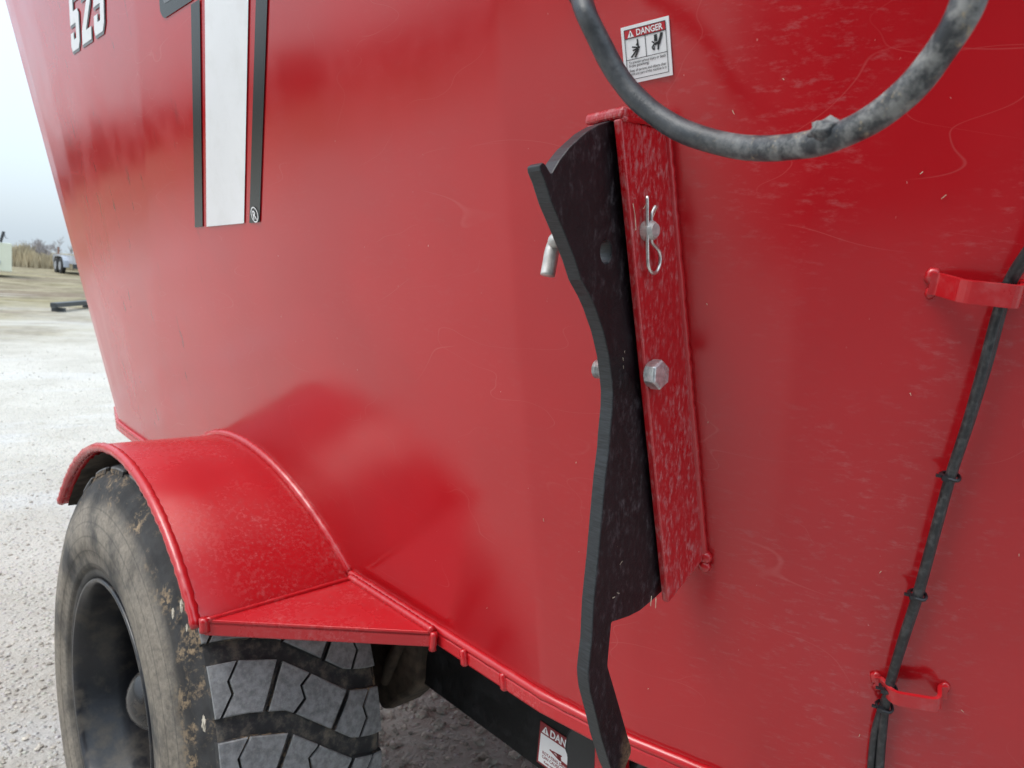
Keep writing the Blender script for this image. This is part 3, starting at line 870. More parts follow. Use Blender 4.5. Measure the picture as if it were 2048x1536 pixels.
sh.put('print_triangle', ([(0, 0), (1, 0), (.5, 1)], [(0, 1, 2)]), M['decal_white'], lab, 0.0033, x0+LW*0.065, yh+bh*0.10, bh*0.85, bh*0.82)
sh.put('print_mark', stroke([(0, 0), (0, 1)], 0.22), M['decal_black'], lab, 0.0035, x0+LW*0.065+bh*0.425, yh+bh*0.22, bh*0.5, bh*0.42)
pw, ph = (x1-x0)/2, yh-ym
fig1 = join2(stroke([(.62, .9), (.64, .45)], .07), stroke([(.64, .5), (.72, .5)], .09), stroke([(.60, .50), (.33, .58)], .07), stroke([(.60, .46), (.36, .40)], .08),
             stroke([(.62, .46), (.26, .10)], .08), stroke([(.64, .44), (.45, .06)], .08), stroke([(.56, .60), (.62, .70)], .09))
sh.put('print_figure', fig1, M['decal_black'], lab, 0.0032, x0, ym, pw, ph)
fig2 = join2(stroke([(.50, .90), (.50, .58)], .15), stroke([(.42, .46), (.62, .50)], .12), stroke([(.62, .42), (.74, .72), (.80, .92)], .13), stroke([(.62, .45), (.58, .18)], .08),
             stroke([(.42, .48), (.30, .36), (.36, .22)], .06), stroke([(.42, .52), (.31, .62)], .06), stroke([(.40, .40), (.40, .20)], .05))
sh.put('print_figure', fig2, M['decal_black'], lab, 0.0032, x0+pw, ym, pw, ph)
ts = LHt*0.070
lines = [('To prevent serious injury or death', .84), ('from pinching:', .68), ('Keep all persons and objects clear', .44), ('while any part of this machine is in', .26)]
for t_, yy in lines:
    vf = text_2d(t_, ts, ts*0.01); wmax = max(v[0] for v in vf[0])
    k = min(1.0, (x1-x0)*0.90/wmax)
    sh.put('print_line', vf, M['decal_black'], lab, 0.0031, x0+LW*0.05, y0+(ym-y0)*(yy-0.06), k, 1.0)

# model number on the rear part of the side
five = [(0, 1), (1, 1), (1, .80), (.40, .80), (.40, .63), (.84, .63), (1, .55), (1, .12), (.86, 0), (.14, 0), (0, .10), (0, .31), (.36, .31), (.36, .19), (.62, .19), (.62, .43), (0, .43)]
two = [(0, 0), (1, 0), (1, .20), (.46, .20), (.97, .58), (1, .66), (1, .88), (.86, 1), (.14, 1), (0, .90), (0, .69), (.36, .69), (.36, .81), (.62, .81), (.62, .66), (0, .22)]
sh, NW, NH = sheet_px((146, 106), (212, 60), (139, -20), False)
cw = NW/3.36
num = None
for k, g in enumerate((five, two, five)):
    pl_ = [(x*cw*0.93, y*NH) for x, y in g]
    vf = shape_2d(pl_, 0.0035)
    back = sh.put('number_outline', tx(vf, k*cw*1.20+0.0015, -0.004), M['decal_outline'], num if num else mixer, 0.0020)
    if num is None: num = back; tag(num, 'white 525 number decal with grey outline')
    sh.put('digit', tx(shape_2d(pl_, -0.0005), k*cw*1.20, 0), M['decal_white'], num, 0.0030)

# the tall letter: white bar between two charcoal bars, and the neighbour letter's foot
def px_sheet(name, pix, mat, parent, off, tess=1):
    pts = [hit(*p, off)[0] for p in pix]
    return mesh_obj(name, pts, [tuple(range(len(pts)))], mat, parent)
bar = px_sheet('stripe_decal', [(409.5, -330), (415, 453), (490, 446), (506, -330)], M['decal_white'], mixer, 0.0022)
tag(bar, 'white vertical bar decal edged with charcoal stripes')
px_sheet('stripe_edge', [(384, 9.5), (391.5, 455), (407, 453), (401.5, -2)], M['decal_grey'], bar, 0.0022)
px_sheet('stripe_edge', [(524, -330), (500.5, 446), (521, 444), (549, -330)], M['decal_grey'], bar, 0.0022)
let = px_sheet('letter_decal', [(316, -130), (320.5, 0), (322, 22), (326.5, 33), (331, 36), (335, 34), (386, 1), (383, -150)], M['decal_grey'], mixer, 0.0021)
px_sheet('letter_fill', [(326, -130), (329, 0), (331, 7), (336, 5), (376, -21), (374, -140)], M['decal_outline'], let, 0.0028)
# registered mark
c_, cn = hit(512.5, 429, 0.003); e1, _ = hit(520, 428.5, 0.003); ex = (e1-c_).normalized()
shr = Sheet(c_, ex, cn.cross(ex).normalized() if cn.cross(ex).z > 0 else -cn.cross(ex).normalized())
rr = 0.0150
ringv = []; ringf = []
for k in range(28):
    w = 2*math.pi*k/28
    ringv += [(rr*math.cos(w), rr*math.sin(w)), (rr*0.84*math.cos(w), rr*0.84*math.sin(w))]
    j = (k+1) % 28; ringf.append((2*k, 2*k+1, 2*j+1, 2*j))
shr.put('registered_mark', join2((ringv, ringf), tx(text_2d('R', rr*1.6, 0.0004), -rr*0.55, -rr*0.60)), M['decal_white'], bar, 0.0008)

# warning label on the black frame beam
p00 = on_plane(1076, 1508, (1, 0, 0), 0.95); p01 = on_plane(1080, 1437, (1, 0, 0), 0.95)
shf = Sheet(Vector((0.95, p00.y, p00.z-0.014)), Vector((0, -1, 0)), Vector((0, 0, 1)))
fw_, fh_ = 0.125, p01.z - p00.z + 0.012
lab2 = shf.rect('warning_label', 0, 0, fw_, fh_, M['decal_maroon'], mixer, 0.0020, 0.0015)
tag(lab2, 'red and white DANGER label on the black frame beam')
shf.rect('print_field', 0.004, 0.004, fw_-0.004, fh_*0.74, M['decal_white'], lab2, 0.0024)
shf.put('print_word', text_2d('DANGER', fh_*0.24, 0.0006), M['decal_white'], lab2, 0.0025, 0.026, fh_*0.785, 0.92, 1.0)
shf.put('print_triangle', ([(0, 0), (1, 0), (.5, 1)], [(0, 1, 2)]), M['decal_white'], lab2, 0.0025, 0.006, fh_*0.775, 0.018, fh_*0.18)
shf.put('print_mark', stroke([(0, 0), (0, 1)], 0.002), M['decal_maroon'], lab2, 0.0027, 0.015, fh_*0.80, 1, fh_*0.10)
figx = join2(stroke([(.18, .62), (.42, .50)], .05), stroke([(.24, .62), (.46, .66)], .04), stroke([(.40, .66), (.44, .48)], .06), stroke([(.34, .64), (.42, .50)], .04), stroke([(.46, .48), (.70, .44), (.9, .5)], .10))
shf.put('print_figure', figx, M['decal_maroon'], lab2, 0.0027, 0.01, 0.003, fw_*0.85, fh_*0.74)
for t_, yy, k in (('ROTATING DRIVELINE', .30, 0.8), ('CAN CAUSE SEVERE INJURY', .20, 0.8), ('Keep away from rotating parts', .10, 0.62)):
    shf.put('print_line', text_2d(t_, fh_*0.125*k, 0.0002), M['decal_maroon'], lab2, 0.0026, 0.012 if k > .7 else 0.018, fh_*yy*0.95, 0.95, 1.0)

# black plastic driveline guard in front of that label
pg = [on_plane(px, py, (1, 0, 0), 0.885) for px, py in ((1150, 1436), (1200, 1440), (1210, 1500), (1205, 1570), (1129, 1570), (1132, 1512), (1126.5, 1498), (1132, 1466))]
pg = [Vector((p.x, p.y, min(p.z, 0.946))) for p in pg]
guard = MB().prism(pg, (0.055, 0, 0)).build('driveline_guard', M['plastic'], mixer, bevel=0.006, seg=3); fix_normals(guard)
# red gusset and tabs under the flange
gq = [on_plane(px, py, (1, 0, 0), 0.86) for px, py in ((1189, 1478), (1250, 1478), (1250, 1580), (1187, 1580))]
gus = MB().prism([Vector((p.x, p.y, min(p.z, 0.963))) for p in gq], (0.012, 0, 0)).build('gusset', M['fender'], mixer, bevel=0.002); fix_normals(gus)
for (pa, pb2) in (((1262, 1500), (1303, 1513)), ((1314, 1517), (1400, 1545))):
    A = on_plane(pa[0], pa[1], (0, 0, 1), 0.963); B = on_plane(pb2[0], pb2[1], (0, 0, 1), 0.963)
    d = (B-A).normalized(); nin = Vector((d.y, -d.x, 0)); nin = nin if nin.x > 0 else -nin
    tb = MB().prism([A+nin*0.006, B+nin*0.006, B+nin*0.03, A+nin*0.03], (0, 0, -0.012)).build('flange_tab', M['fender'], mixer, bevel=0.002); fix_normals(tb)
hp = [on_plane(px, py, (1, 0, 0), 0.90) for px, py in ((1300, 1500), (1283, 1518), (1268, 1545), (1250, 1590))]
MB().tube(spline(hp, 6), 0.012, 10).build('grease_hose', M['rubber_hose'], mixer, smooth=True)

# ------------------------------------------------------------------ bracket and black restrictor plate
BN = Vector((0, 1, -0.067))               # plane normal of the bracket (y - 0.067 z = c)
C0 = 0.436 - 0.067*1.56
def bp(px, py, c): return on_plane(px, py, BN, c)
TP = 0.009                                 # side plate thickness
BU = BN.normalized()
outer = [(1241, 236), (1252, 391), (1265, 563), (1280, 709), (1299, 900), (1312, 1003), (1330, 1153), (1337, 1207)]
P0, P1 = bp(*outer[0], C0), bp(*outer[-1], C0)
down = (P1-P0)
wel = [(1349, 274), (1370, 540), (1391, 774), (1401, 900), (1417, 1073), (1411, 1112)]
W0 = bp(1349, 262, C0); W1 = bp(1413, 1112, C0)
ext = Vector((0.05, 0, 0))
plateR = [P0, P1, W1, W1+ext, W0+ext]
brk = MB().prism(plateR, BU*TP).build('bracket', M['bracket'], mixer, bevel=0.002); fix_normals(brk)
GAP = 0.024
# far side plate, top cap and back of the slot
offL = BU*(TP+GAP)
pl2 = MB().prism([p+offL for p in plateR], BU*TP).build('bracket_plate', M['bracket'], brk, bevel=0.002); fix_normals(pl2)
inw = Vector((1, 0, 0))
upv = (P0-P1).normalized()
capq = [P0+Vector((0.004, 0, 0))-BU*0.003, P0+Vector((0.16, 0, 0.006))-BU*0.003, P0+Vector((0.16, 0, 0.006))+BU*(2*TP+GAP+0.004), P0+Vector((0.004, 0, 0))+BU*(2*TP+GAP+0.004)]
cap = MB().prism([p+Vector((-0.004, 0, 0.0005)) for p in capq], (0, 0, 0.011)).build('bracket_cap', M['bracket'], brk, bevel=0.004, seg=3); fix_normals(cap)
bk = MB().prism([P0+inw*0.085+BU*TP, P1.lerp(P0, .2)+inw*0.085+BU*TP, P1.lerp(P0, .2)+inw*0.085+BU*(TP+GAP), P0+inw*0.085+BU*(TP+GAP)], (0.004, 0, 0)).build('bracket_back', M['frame'], brk); fix_normals(bk)
# weld bead down the plate
wl = []
for i in range(61):
    t = i/60; p = W0.lerp(W1, t)
    loc, nn, ii, dd = BVH.ray_cast(p-Vector((0.4, 0, 0)), Vector((1, 0, 0)))
    wl.append(Vector((min(loc.x, p.x+0.004)-0.0055, p.y+0.0022, p.z)))
wp, wr = weld(wl, 0.0058, 0.16, 21, 0.006)
MB().tube(wp, wr, 8).build('weld_bead', M['redweld'], brk, smooth=True)
be = wl[-1]
for dx_, dz_, rr_ in ((0.0, 0.0, 0.0085), (0.001, -0.012, 0.008)):
    bmq = bmesh.new(); bmesh.ops.create_icosphere(bmq, subdivisions=2, radius=1)
    vs = [be+Vector((dx_, -0.002, dz_))+Vector((v_.co.x*0.8, v_.co.y*1.1, v_.co.z))*rr_*(1+0.2*mnoise.noise(v_.co*2)) for v_ in bmq.verts]
    fs = [tuple(x.index for x in q.verts) for q in bmq.faces]; bmq.free()
    mesh_obj('weld_blob', vs, fs, M['redweld'], brk, smooth=True)
wp, wr = weld([P0+Vector((0.003, 0, 0.0)), W0+Vector((0.0, 0, 0.006))], 0.0035, 0.15, 22)
MB().tube(wp, wr, 6).build('weld_bead', M['redweld'], brk, smooth=True)

CB = C0 + 0.0140*BN.length                 # front face of the black plate
TB = 0.0165
face = [(1225, 240), (1198, 249), (1174, 263), (1155, 280), (1139, 295), (1119.5, 320), (1105, 345), (1102, 347), (1098, 340), (1091, 328), (1086, 325), (1080, 330), (1081, 341),
        (1090, 363), (1103, 405), (1126.5, 461), (1150, 520), (1162, 559), (1180, 592), (1191, 617), (1199, 641), (1206, 661), (1211, 681), (1218, 713), (1223, 751), (1226, 784), (1225, 817), (1220, 868), (1218, 900),
        (1211, 954), (1204, 1031), (1197, 1111), (1187.5, 1205), (1183.6, 1285), (1180, 1314), (1177, 1345), (1177.5, 1362), (1180, 1384), (1192, 1431), (1203, 1478), (1221, 1536), (1229, 1553),
        (1238, 1556), (1246, 1549), (1262, 1508), (1263, 1496), (1252, 1459), (1232, 1388), (1216, 1334), (1216, 1325), (1223, 1248), (1225, 1244), (1258, 1233), (1281, 1221), (1300, 1205), (1314, 1193)]
fpts = [bp(px, py, CB) for px, py in face]
last = fpts[-1]; first = fpts[0]
fpts += [last+Vector((0.03, 0, 0.012)), last+Vector((0.034, 0, 0.05)), first+Vector((0.03, 0, -0.03)), first+Vector((0.022, 0, -0.004))]
npt = len(fpts)
# front and back faces with an oblong hole
hc = bp(1212.5, 504, CB); 
hx = (bp(1223.5, 504, CB)-hc).length; hz = (bp(1212.5, 480, CB)-hc).length
hole = []
for k in range(20):
    w = 2*math.pi*k/20
    hole.append(hc + Vector((math.cos(w)*hx, 0, 0)) + Vector((0, 0.067, 1)).normalized()*math.sin(w)*hz)
bm = bmesh.new()
def loop_edges(pts):
    vs = [bm.verts.new(p) for p in pts]
    return [bm.edges.new((vs[i], vs[(i+1) % len(vs)])) for i in range(len(vs))]
es = loop_edges(fpts) + loop_edges(hole)
bmesh.ops.triangle_fill(bm, edges=es, use_beauty=True, use_dissolve=False)
r = bmesh.ops.extrude_face_region(bm, geom=list(bm.faces))
bmesh.ops.translate(bm, vec=BU*TB, verts=[g for g in r['geom'] if isinstance(g, bmesh.types.BMVert)])
bmesh.ops.recalc_face_normals(bm, faces=bm.faces)
vv = [v_.co.copy() for v_ in bm.verts]; bm.verts.index_update()
fs = [tuple(x.index for x in q.verts) for q in bm.faces]; bm.free()
plate = mesh_obj('restrictor_plate', vv, fs, M['black_plate'], mixer)
tag(plate, 'black curved steel restrictor plate with worn lower tip')
plate.data.materials.append(M['cut_edge'])
for pl in plate.data.polygons:
    if abs(pl.normal.dot(BU)) < 0.5: pl.material_index = 1
b = plate.modifiers.new('bevel', 'BEVEL'); b.width = 0.0012; b.segments = 2; b.limit_method = 'ANGLE'; b.angle_limit = math.radians(60)
# dirt behind the slot near the pin
dq = bp(1243, 485, C0+0.018)
bmq = bmesh.new(); bmesh.ops.create_icosphere(bmq, subdivisions=3, radius=1)
vs = [dq+Vector((0.012, 0.004, -0.004))+Vector((v_.co.x*0.012, v_.co.y*0.006, v_.co.z*0.009))*(1+0.35*mnoise.noise(v_.co*2.5)) for v_ in bmq.verts]
fs = [tuple(x.index for x in q.verts) for q in bmq.faces]; bmq.free()
mesh_obj('packed_feed', vs, fs, M['pebble'], brk, smooth=True)

# hex bolt
bc = bp(1302, 748, C0)
n_out = -BU
hexr = 0.0160; a_ = Vector((1, 0, 0)); u_ = n_out.cross(a_).normalized()
hv = []
for lvl, rr_ in ((0.0, 1.0), (0.0105, 1.0), (0.0125, 0.88)):
    for k in range(6):
        w = math.pi/3*k + math.radians(28)
        hv.append(bc + n_out*(0.0015+lvl) + (a_*math.cos(w)+u_*math.sin(w))*hexr*rr_)
hf = [tuple(range(12, 18))] + [(q*6+i, q*6+(i+1) % 6, (q+1)*6+(i+1) % 6, (q+1)*6+i) for q in range(2) for i in range(6)]
bolt = mesh_obj('bolt', hv, hf, M['galv'], brk, bevel=0.0008); fix_normals(bolt)
shb = Sheet(bc + n_out*0.0143, a_, -u_ if u_.z < 0 else u_)
marks = []
for w in (0.3, 0.75, 1.2):
    marks.append(stroke([(math.cos(w)*0.007, math.sin(w)*0.007), (math.cos(w)*0.0115, math.sin(w)*0.0115)], 0.0012))
mk = shb.put('grade_mark', join2(*marks), M['steel_wire'], bolt, 0.0002)
wa = MB().tube([bc+n_out*0.0016, bc+n_out*0.0001], 0.0140, 20).build('washer', M['galv'], bolt)
# its threaded end on the far side
tc = bc + BU*(2*TP+GAP-0.020)
pts = []; rad = []
for i in range(26):
    pts.append(tc + BU*(0.002*i)); rad.append(0.0100 + (0.0008 if i % 2 else -0.0008))
MB().tube(pts, rad, 18).build('bolt_thread', M['galv'], bolt, smooth=False)

# ------------------------------------------------------------------ hitch pin with its hairpin clip (pulls out: a thing of its own)
pc = bp(1291, 462, C0)
pin = empty('hitch_pin', pc)
tag(pin, 'zinc plated bent hitch pin through the red bracket', 'hitch pin')
pr_ = 0.0083
k_ = BU
hd = pc - k_*0.0215
body = [hd, hd+k_*0.0045, pc, pc+k_*(2*TP+GAP+0.028)]
mbp = MB()
e0 = pc + k_*(2*TP+GAP+0.030)
# bent handle: turns out from the tub and down
hnd = [bp(1118, 478, C0+0.075), bp(1110, 487, C0+0.083), bp(1104, 503, C0+0.085), bp(1100, 525, C0+0.085), bp(1095, 551, C0+0.085)]
path = [pc, pc.lerp(e0, 0.6), e0] + hnd
mbp.tube(spline(path, 6), 0.0078, 14)
mbp.build('pin_shaft', M['zinc'], pin, smooth=True)
mbp = MB().tube([pc+k_*0.002, pc-k_*0.0085, pc-k_*0.0125, pc-k_*0.0128], [0.0101, 0.0101, 0.0070, 0.0070], 24)
mbp.build('pin_head', M['zinc'], pin, smooth=False, bevel=0.0005)
CH = C0 - 0.0075
st1 = [(1292, 392), (1292, 440), (1292, 470), (1293, 520), (1294.5, 533), (1299, 543), (1305, 546.5), (1311, 543), (1316, 532), (1318, 516), (1315, 502), (1308, 493), (1302, 486), (1300, 478), (1300, 464), (1300.5, 448), (1300, 437), (1301, 427), (1305, 418), (1308, 413)]
MB().tube(spline([bp(px+2.5, py, CH) for px, py in st1], 5), 0.0019, 10).build('hairpin_clip', M['steel_wire'], pin, smooth=True)

# ------------------------------------------------------------------ cable clips (bent straps welded to the tub)
def cable_clip(pix, h_px, stand, flat_from):
    """pix: photo pixels along the strap's upper edge foot to foot; builds the strap in the tub's local frame"""
    (ax_, ay_), (bx_, by_) = pix
    a, na = hit(ax_, ay_); b, nb = hit(bx_, by_)
    ex = (b-a); L = ex.length; ex.normalize(); nn = (na+nb).normalized(); nn = (nn-ex*nn.dot(ex)).normalized()
    ez = nn.cross(ex); ez = ez if ez.z > 0 else -ez
    return a, ex, nn, ez, L
def strap(name, a, ex, nn, ez, prof, hgt, th=0.0042):
    mb = MB(); n_ = len(prof); v = []; f = []
    nor = []
    for i in range(n_):
        p, q = prof[max(i-1, 0)], prof[min(i+1, n_-1)]
        d = Vector((q[0]-p[0], q[1]-p[1])).normalized(); nor.append((-d.y, d.x))
    for i, (s_, o_) in enumerate(prof):
        for sg in (0, 1):
            for zz in (-hgt/2, hgt/2):
                v.append(a + ex*(s_+nor[i][0]*th*sg) + nn*(o_+nor[i][1]*th*sg) + ez*zz)
    for i in range(n_-1):
        A, B = i*4, (i+1)*4
        f += [(A, B, B+1, A+1), (A+2, A+3, B+3, B+2), (A, A+2, B+2, B), (A+1, B+1, B+3, A+3)]
    f += [(0, 1, 3, 2), ((n_-1)*4, (n_-1)*4+2, (n_-1)*4+3, (n_-1)*4+1)]
    mb.add(v, f); o = mb.build(name, M['strap'], mixer, bevel=0.0008); fix_normals(o); return o
def round_prof(pts, rad=0.008, n=5):
    out = [pts[0]]
    for p, q, r_ in zip(pts, pts[1:], pts[2:]):
        P_, Q_, R_ = Vector(p), Vector(q), Vector(r_)
        d1 = (P_-Q_); d2 = (R_-Q_); k = min(rad, d1.length*0.45, d2.length*0.45)
        s0, s1 = Q_+d1.normalized()*k, Q_+d2.normalized()*k
        for i in range(n+1):
            t = i/n; out.append(tuple(s0*(1-t)**2+Q_*2*t*(1-t)+s1*t*t))
    out.append(pts[-1]); return out
def blob(name, c, rad, parent, seed=0):
    bmq = bmesh.new(); bmesh.ops.create_icosphere(bmq, subdivisions=2, radius=1)
    vs = []
    for v_ in bmq.verts:
        q_ = v_.co*(1+0.30*mnoise.noise(v_.co*1.6+Vector((seed, seed, 0))))
        vs.append(c + (FRM[0]*q_.x*0.95 + FRM[1]*q_.y*0.55 + FRM[2]*q_.z*1.25)*rad)
    fs = [tuple(x.index for x in q.verts) for q in bmq.faces]; bmq.free()
    return mesh_obj(name, vs, fs, M['redweld'], parent, smooth=True)
CL = []; FRM = None
for i, (pix, hh) in enumerate(((((1868, 566), (2034, 582))), 0.021), ((((1757, 1366), (1874, 1380))), 0.0165)) if False else enumerate((((( 1868, 566), (2034, 582)), 0.0205), (((1757, 1362), (1876, 1378)), 0.0165))):
    a, ex, nn, ez, L = cable_clip(pix, hh, 0, 0)
    stand = 0.024 if i == 0 else 0.022
    prof = round_prof([(-0.004, 0.001), (0.004, 0.001), (0.022 if i == 0 else 0.014, stand), (L-0.004, stand+0.002), (L-0.001, 0.002), (L+0.008, 0.001)], 0.007)
    sp_ = strap('cable_clip', a, ex, nn, ez, prof, hh)
    tag(sp_, 'upper red cable clip welded to the tub' if i == 0 else 'lower red cable clip welded to the tub')
    FRM = (ex, nn, ez)
    for s_, q, rb in ((-0.003, 0.30, 0.0068), (-0.001, -0.42, 0.0052), (L+0.006, 0.25, 0.0060)):
        blob('weld_blob', a+ex*s_+nn*0.001+ez*hh*q, rb, sp_, i*3+q)
    CL.append((a, ex, nn, ez, L, stand))

# ------------------------------------------------------------------ the black cable pair running down the tub
cab = empty('wiring_cable', hit(1750, 1500)[0])
tag(cab, 'thin black twin electrical cable tied down the right side of the red tub', 'cable')
def cpath(pix):
    return spline([hit(px, py, off)[0] for px, py, off in pix], 8)
c1 = [(2130, 330, .05), (2088, 405, .035), (2050, 482, .022), (2022, 535, .014), (2003, 580, .011), (1985, 640, .014), (1962, 720, .018), (1930, 830, .020), (1895, 942, .018), (1862, 1062, .018), (1831, 1175, .017), (1800, 1275, .015), (1774, 1375, .011), (1765, 1440, .012), (1757, 1536, .016), (1752, 1600, .02)]
c2 = [(2140, 336, .05), (2096, 408, .034), (2057, 488, .019), (2028, 540, .011), (2009, 583, .0075), (1992, 640, .009), (1969, 720, .012), (1937, 830, .013), (1901, 942, .011), (1868, 1062, .011), (1838, 1175, .010), (1806, 1275, .009), (1776, 1372, .0075), (1750, 1450, .010), (1740, 1536, .014), (1734, 1600, .018)]
MB().tube(cpath(c1), 0.0048, 12).build('cable', M['cable'], cab, smooth=True)
MB().tube(cpath(c2), 0.0043, 12).build('cable', M['cable'], cab, smooth=True)
def tie(px, py, off, d_px, parent, rad=0.0082):
    c, n_ = hit(px, py, off); d, _ = hit(px+d_px[0], py+d_px[1], off); t = (d-c).normalized()
    a = n_.cross(t).normalized(); pts = []
    for k in range(19):
        w = 2*math.pi*k/18
        pts.append(c + a*math.cos(w)*rad + n_*math.sin(w)*rad*1.05 + t*0.0008*math.sin(w*2))
    mb = MB().tube(pts, 0.0019, 6)
    mb.obox(c + n_*rad*0.85 - a*rad*0.55, a*0.0032, t*0.0026, n_*0.0026)
    mb.obox(c + n_*rad*0.6 - a*rad*1.2, a*0.0030, t*0.0014, n_*0.0012)
    mb.build('zip_tie', M['tie'], parent)
tie(1897, 940, .014, (-12, 40), cab)
tie(1833, 1175, .013, (-12, 45), cab)
tie(2008, 568, .010, (-10, 30), cab, 0.0086)
tie(1776, 1365, .009, (-10, 35), cab, 0.0084)
tie(1768, 1400, .010, (-10, 35), cab, 0.0084)

# ------------------------------------------------------------------ the hydraulic hose hanging across the foreground
hs_px = [(1120, -200, .90), (1142, -90, .80), (1155, -40, .72), (1169, 18, .665), (1197, 79, .655), (1234, 148, .645), (1285, 208, .63), (1359, 259, .61), (1452, 289, .585), (1530, 297, .565), (1609, 290, .545), (1669, 275, .53), (1748, 236, .515), (1822, 176, .505), (1878, 106, .50), (1924, 32, .495), (1950, -40, .50), (1975, -140, .52), (2000, -320, .60)]
hpts = [at_dist(*p) for p in hs_px]
top_a = Vector((0.47, 0.62, 2.72)); top_b = Vector((0.62, 0.12, 2.72))
path = spline([top_a] + hpts + [top_b], 10)
hose = MB(); rad = []
for i, p in enumerate(path):
    rad.append(0.0088*(1 + 0.06*mnoise.noise(p*45)))
hose.tube(path, rad, 20)
ho = hose.build('hydraulic_hose', M['rubber_hose'], None, smooth=True)
tag(ho, 'weathered thick black hose hanging in a loop in the foreground', 'hose')
# ferrule at the upper left and a lump of dried dirt
f0 = [at_dist(1136, -115, .80), at_dist(1148, -60, .75), at_dist(1157, 2, .70)]
k = len(path)
MB().tube([path[30], path[33], path[35]], [0.0125, 0.0125, 0.0105], 16).build('hose_ferrule', M['rubber_hose'], ho, smooth=True)
lp_ = at_dist(1655, 275, .531)
bmq = bmesh.new(); bmesh.ops.create_icosphere(bmq, subdivisions=3, radius=1)
vs = [lp_+UP*0.004+Vector((v_.co.x*0.012, v_.co.y*0.010, v_.co.z*0.008))*(1+0.4*mnoise.noise(v_.co*2.1)) for v_ in bmq.verts]
fs = [tuple(x.index for x in q.verts) for q in bmq.faces]; bmq.free()
mesh_obj('dirt_lump', vs, fs, M['rubber_hose'], ho, smooth=True)

# pebbles in the tread grooves that face the camera
for (u, v, r_, s_) in ((.545, -.045, .0075, 1), (.530, .010, .006, 2), (.520, .030, .005, 3), (.10, .085, .010, 4), (.515, .125, .007, 5), (.50, .145, .007, 6), (.50, .165, .006, 7)):
    pebble_at(u, v, r_, s_)

# chaff and straw stuck to the machine
cv = MB(); rng = random.Random(21)
for i in range(16):
    px, py = rng.uniform(900, 2040), rng.uniform(60, 1480)
    p, n_ = hit(px, py, 0.0009)
    if p is None: continue
    t = Vector((rng.uniform(-1, 1), rng.uniform(-1, 1), rng.uniform(-1, 1))); t = (t-n_*t.dot(n_)).normalized()
    L = rng.uniform(0.0008, 0.0026)
    cv.tube([p-t*L, p+t*L*0.1+n_*0.0006, p+t*L], 0.00032, 4)
for pts in ([(1266, 407), (1270, 430), (1272, 458), (1271, 460)], [(1314, 414), (1307, 432), (1303, 442)], [(1295, 402), (1290, 412), (1287, 418)], [(1303, 1192), (1301, 1212)], [(1312, 1195), (1311, 1216)]):
    cv.tube([bp(x, y, C0-0.002) for x, y in pts], 0.0004, 5)
for i in range(40):
    px, py = rng.uniform(1120, 1290), rng.uniform(280, 1230)
    p = bp(px, py, CB-0.0004)
    t = Vector((rng.uniform(-.5, .5), 0, rng.uniform(-1, 1))).normalized(); L = rng.uniform(0.001, 0.003)
    # only where the black plate is
    if any(True for _ in [0]) and 0.60 < p.x < 0.70:
        cv.tube([p-t*L, p+t*L], 0.0003, 4)
M['chaff'] = simple('dry_chaff', (0.58, 0.50, 0.38), 0.8, 0.0, 0.3, 200)
tag(cv.build('chaff', M['chaff'], None), 'tiny bits of straw chaff stuck to the paint', 'chaff', kind='stuff')

# ================================================================== background
M['cream'] = simple('cream_paint', (0.72, 0.74, 0.60), 0.4, 0.0, 0.06, 0.8)
M['far_rubber'] = simple('far_rubber', (0.02, 0.02, 0.022), 0.8)
M['far_steel'] = simple('far_grey_steel', (0.36, 0.38, 0.42), 0.4, 0.3, 0.15, 2)
M['far_dark'] = simple('far_dark_steel', (0.05, 0.055, 0.06), 0.5, 0.2)
M['bark'] = simple('bark', (0.27, 0.25, 0.25), 0.9, 0.0, 0.25, 2)
M['post'] = simple('rusty_post', (0.22, 0.10, 0.06), 0.8)
M['reed'] = simple('dry_reed', (0.42, 0.345, 0.225), 0.9, 0.0, 0.4, 0.9)
M['hedge'] = simple('winter_hedge', (0.085, 0.075, 0.05), 0.95, 0.0, 0.4, 0.7)

def dirs(px, py):
    d = ray(px, py); f_ = Vector((d.x, d.y, 0)).normalized(); return f_, Vector((f_.y, -f_.x, 0))   # away, right
# cream box on wheels, cut by the left edge of the picture
D = 37.0
fa, ri = dirs(24, 540)
c = at_range(24, 544, D); zb = c.z; zt = at_range(24, 487, D).z
org = Vector((c.x, c.y, terrain(c.x, c.y)))
box = empty('seed_tender', org); tag(box, 'cream steel box wagon on a black tyre at the far left', 'wagon')
q = Vector((c.x, c.y, 0))
def quadbox(lo_r, hi_r, z0, z1, lo_f, hi_f, base=q, fa=fa, ri=ri):
    cc = base + ri*(lo_r+hi_r)/2 + fa*(lo_f+hi_f)/2 + Vector((0, 0, (z0+z1)/2))
    return MB().obox(cc, ri*(hi_r-lo_r)/2, fa*(hi_f-lo_f)/2, Vector((0, 0, (z1-z0)/2)))
quadbox(-4.2, 0, zb, zt, 0, 2.2).build('body', M['cream'], box, bevel=0.03)
quadbox(-0.62, -0.40, zb+0.30, zb+0.44, -0.06, 0.0).build('latch', M['far_steel'], box)
tw = q + ri*-0.62 + fa*0.55
tr = (zb - terrain(tw.x, tw.y)) * 0.62 + 0.05
tcn = tw + Vector((0, 0, terrain(tw.x, tw.y)+0.36))
for off in (0.0, -2.9):
    cc = tcn + ri*off
    mt = MB().tube([cc-ri*0.13, cc-ri*0.10, cc+ri*0.10, cc+ri*0.13], [0.30, 0.36, 0.36, 0.30], 24).build('tyre', M['far_rubber'], box, smooth=False)
quadbox(-3.6, -0.5, zb-0.14, zb, 0.3, 1.8).build('chassis', M['far_dark'], box)
a_p, b_p = at_range(1, 484, D), at_range(7.5, 463, D)
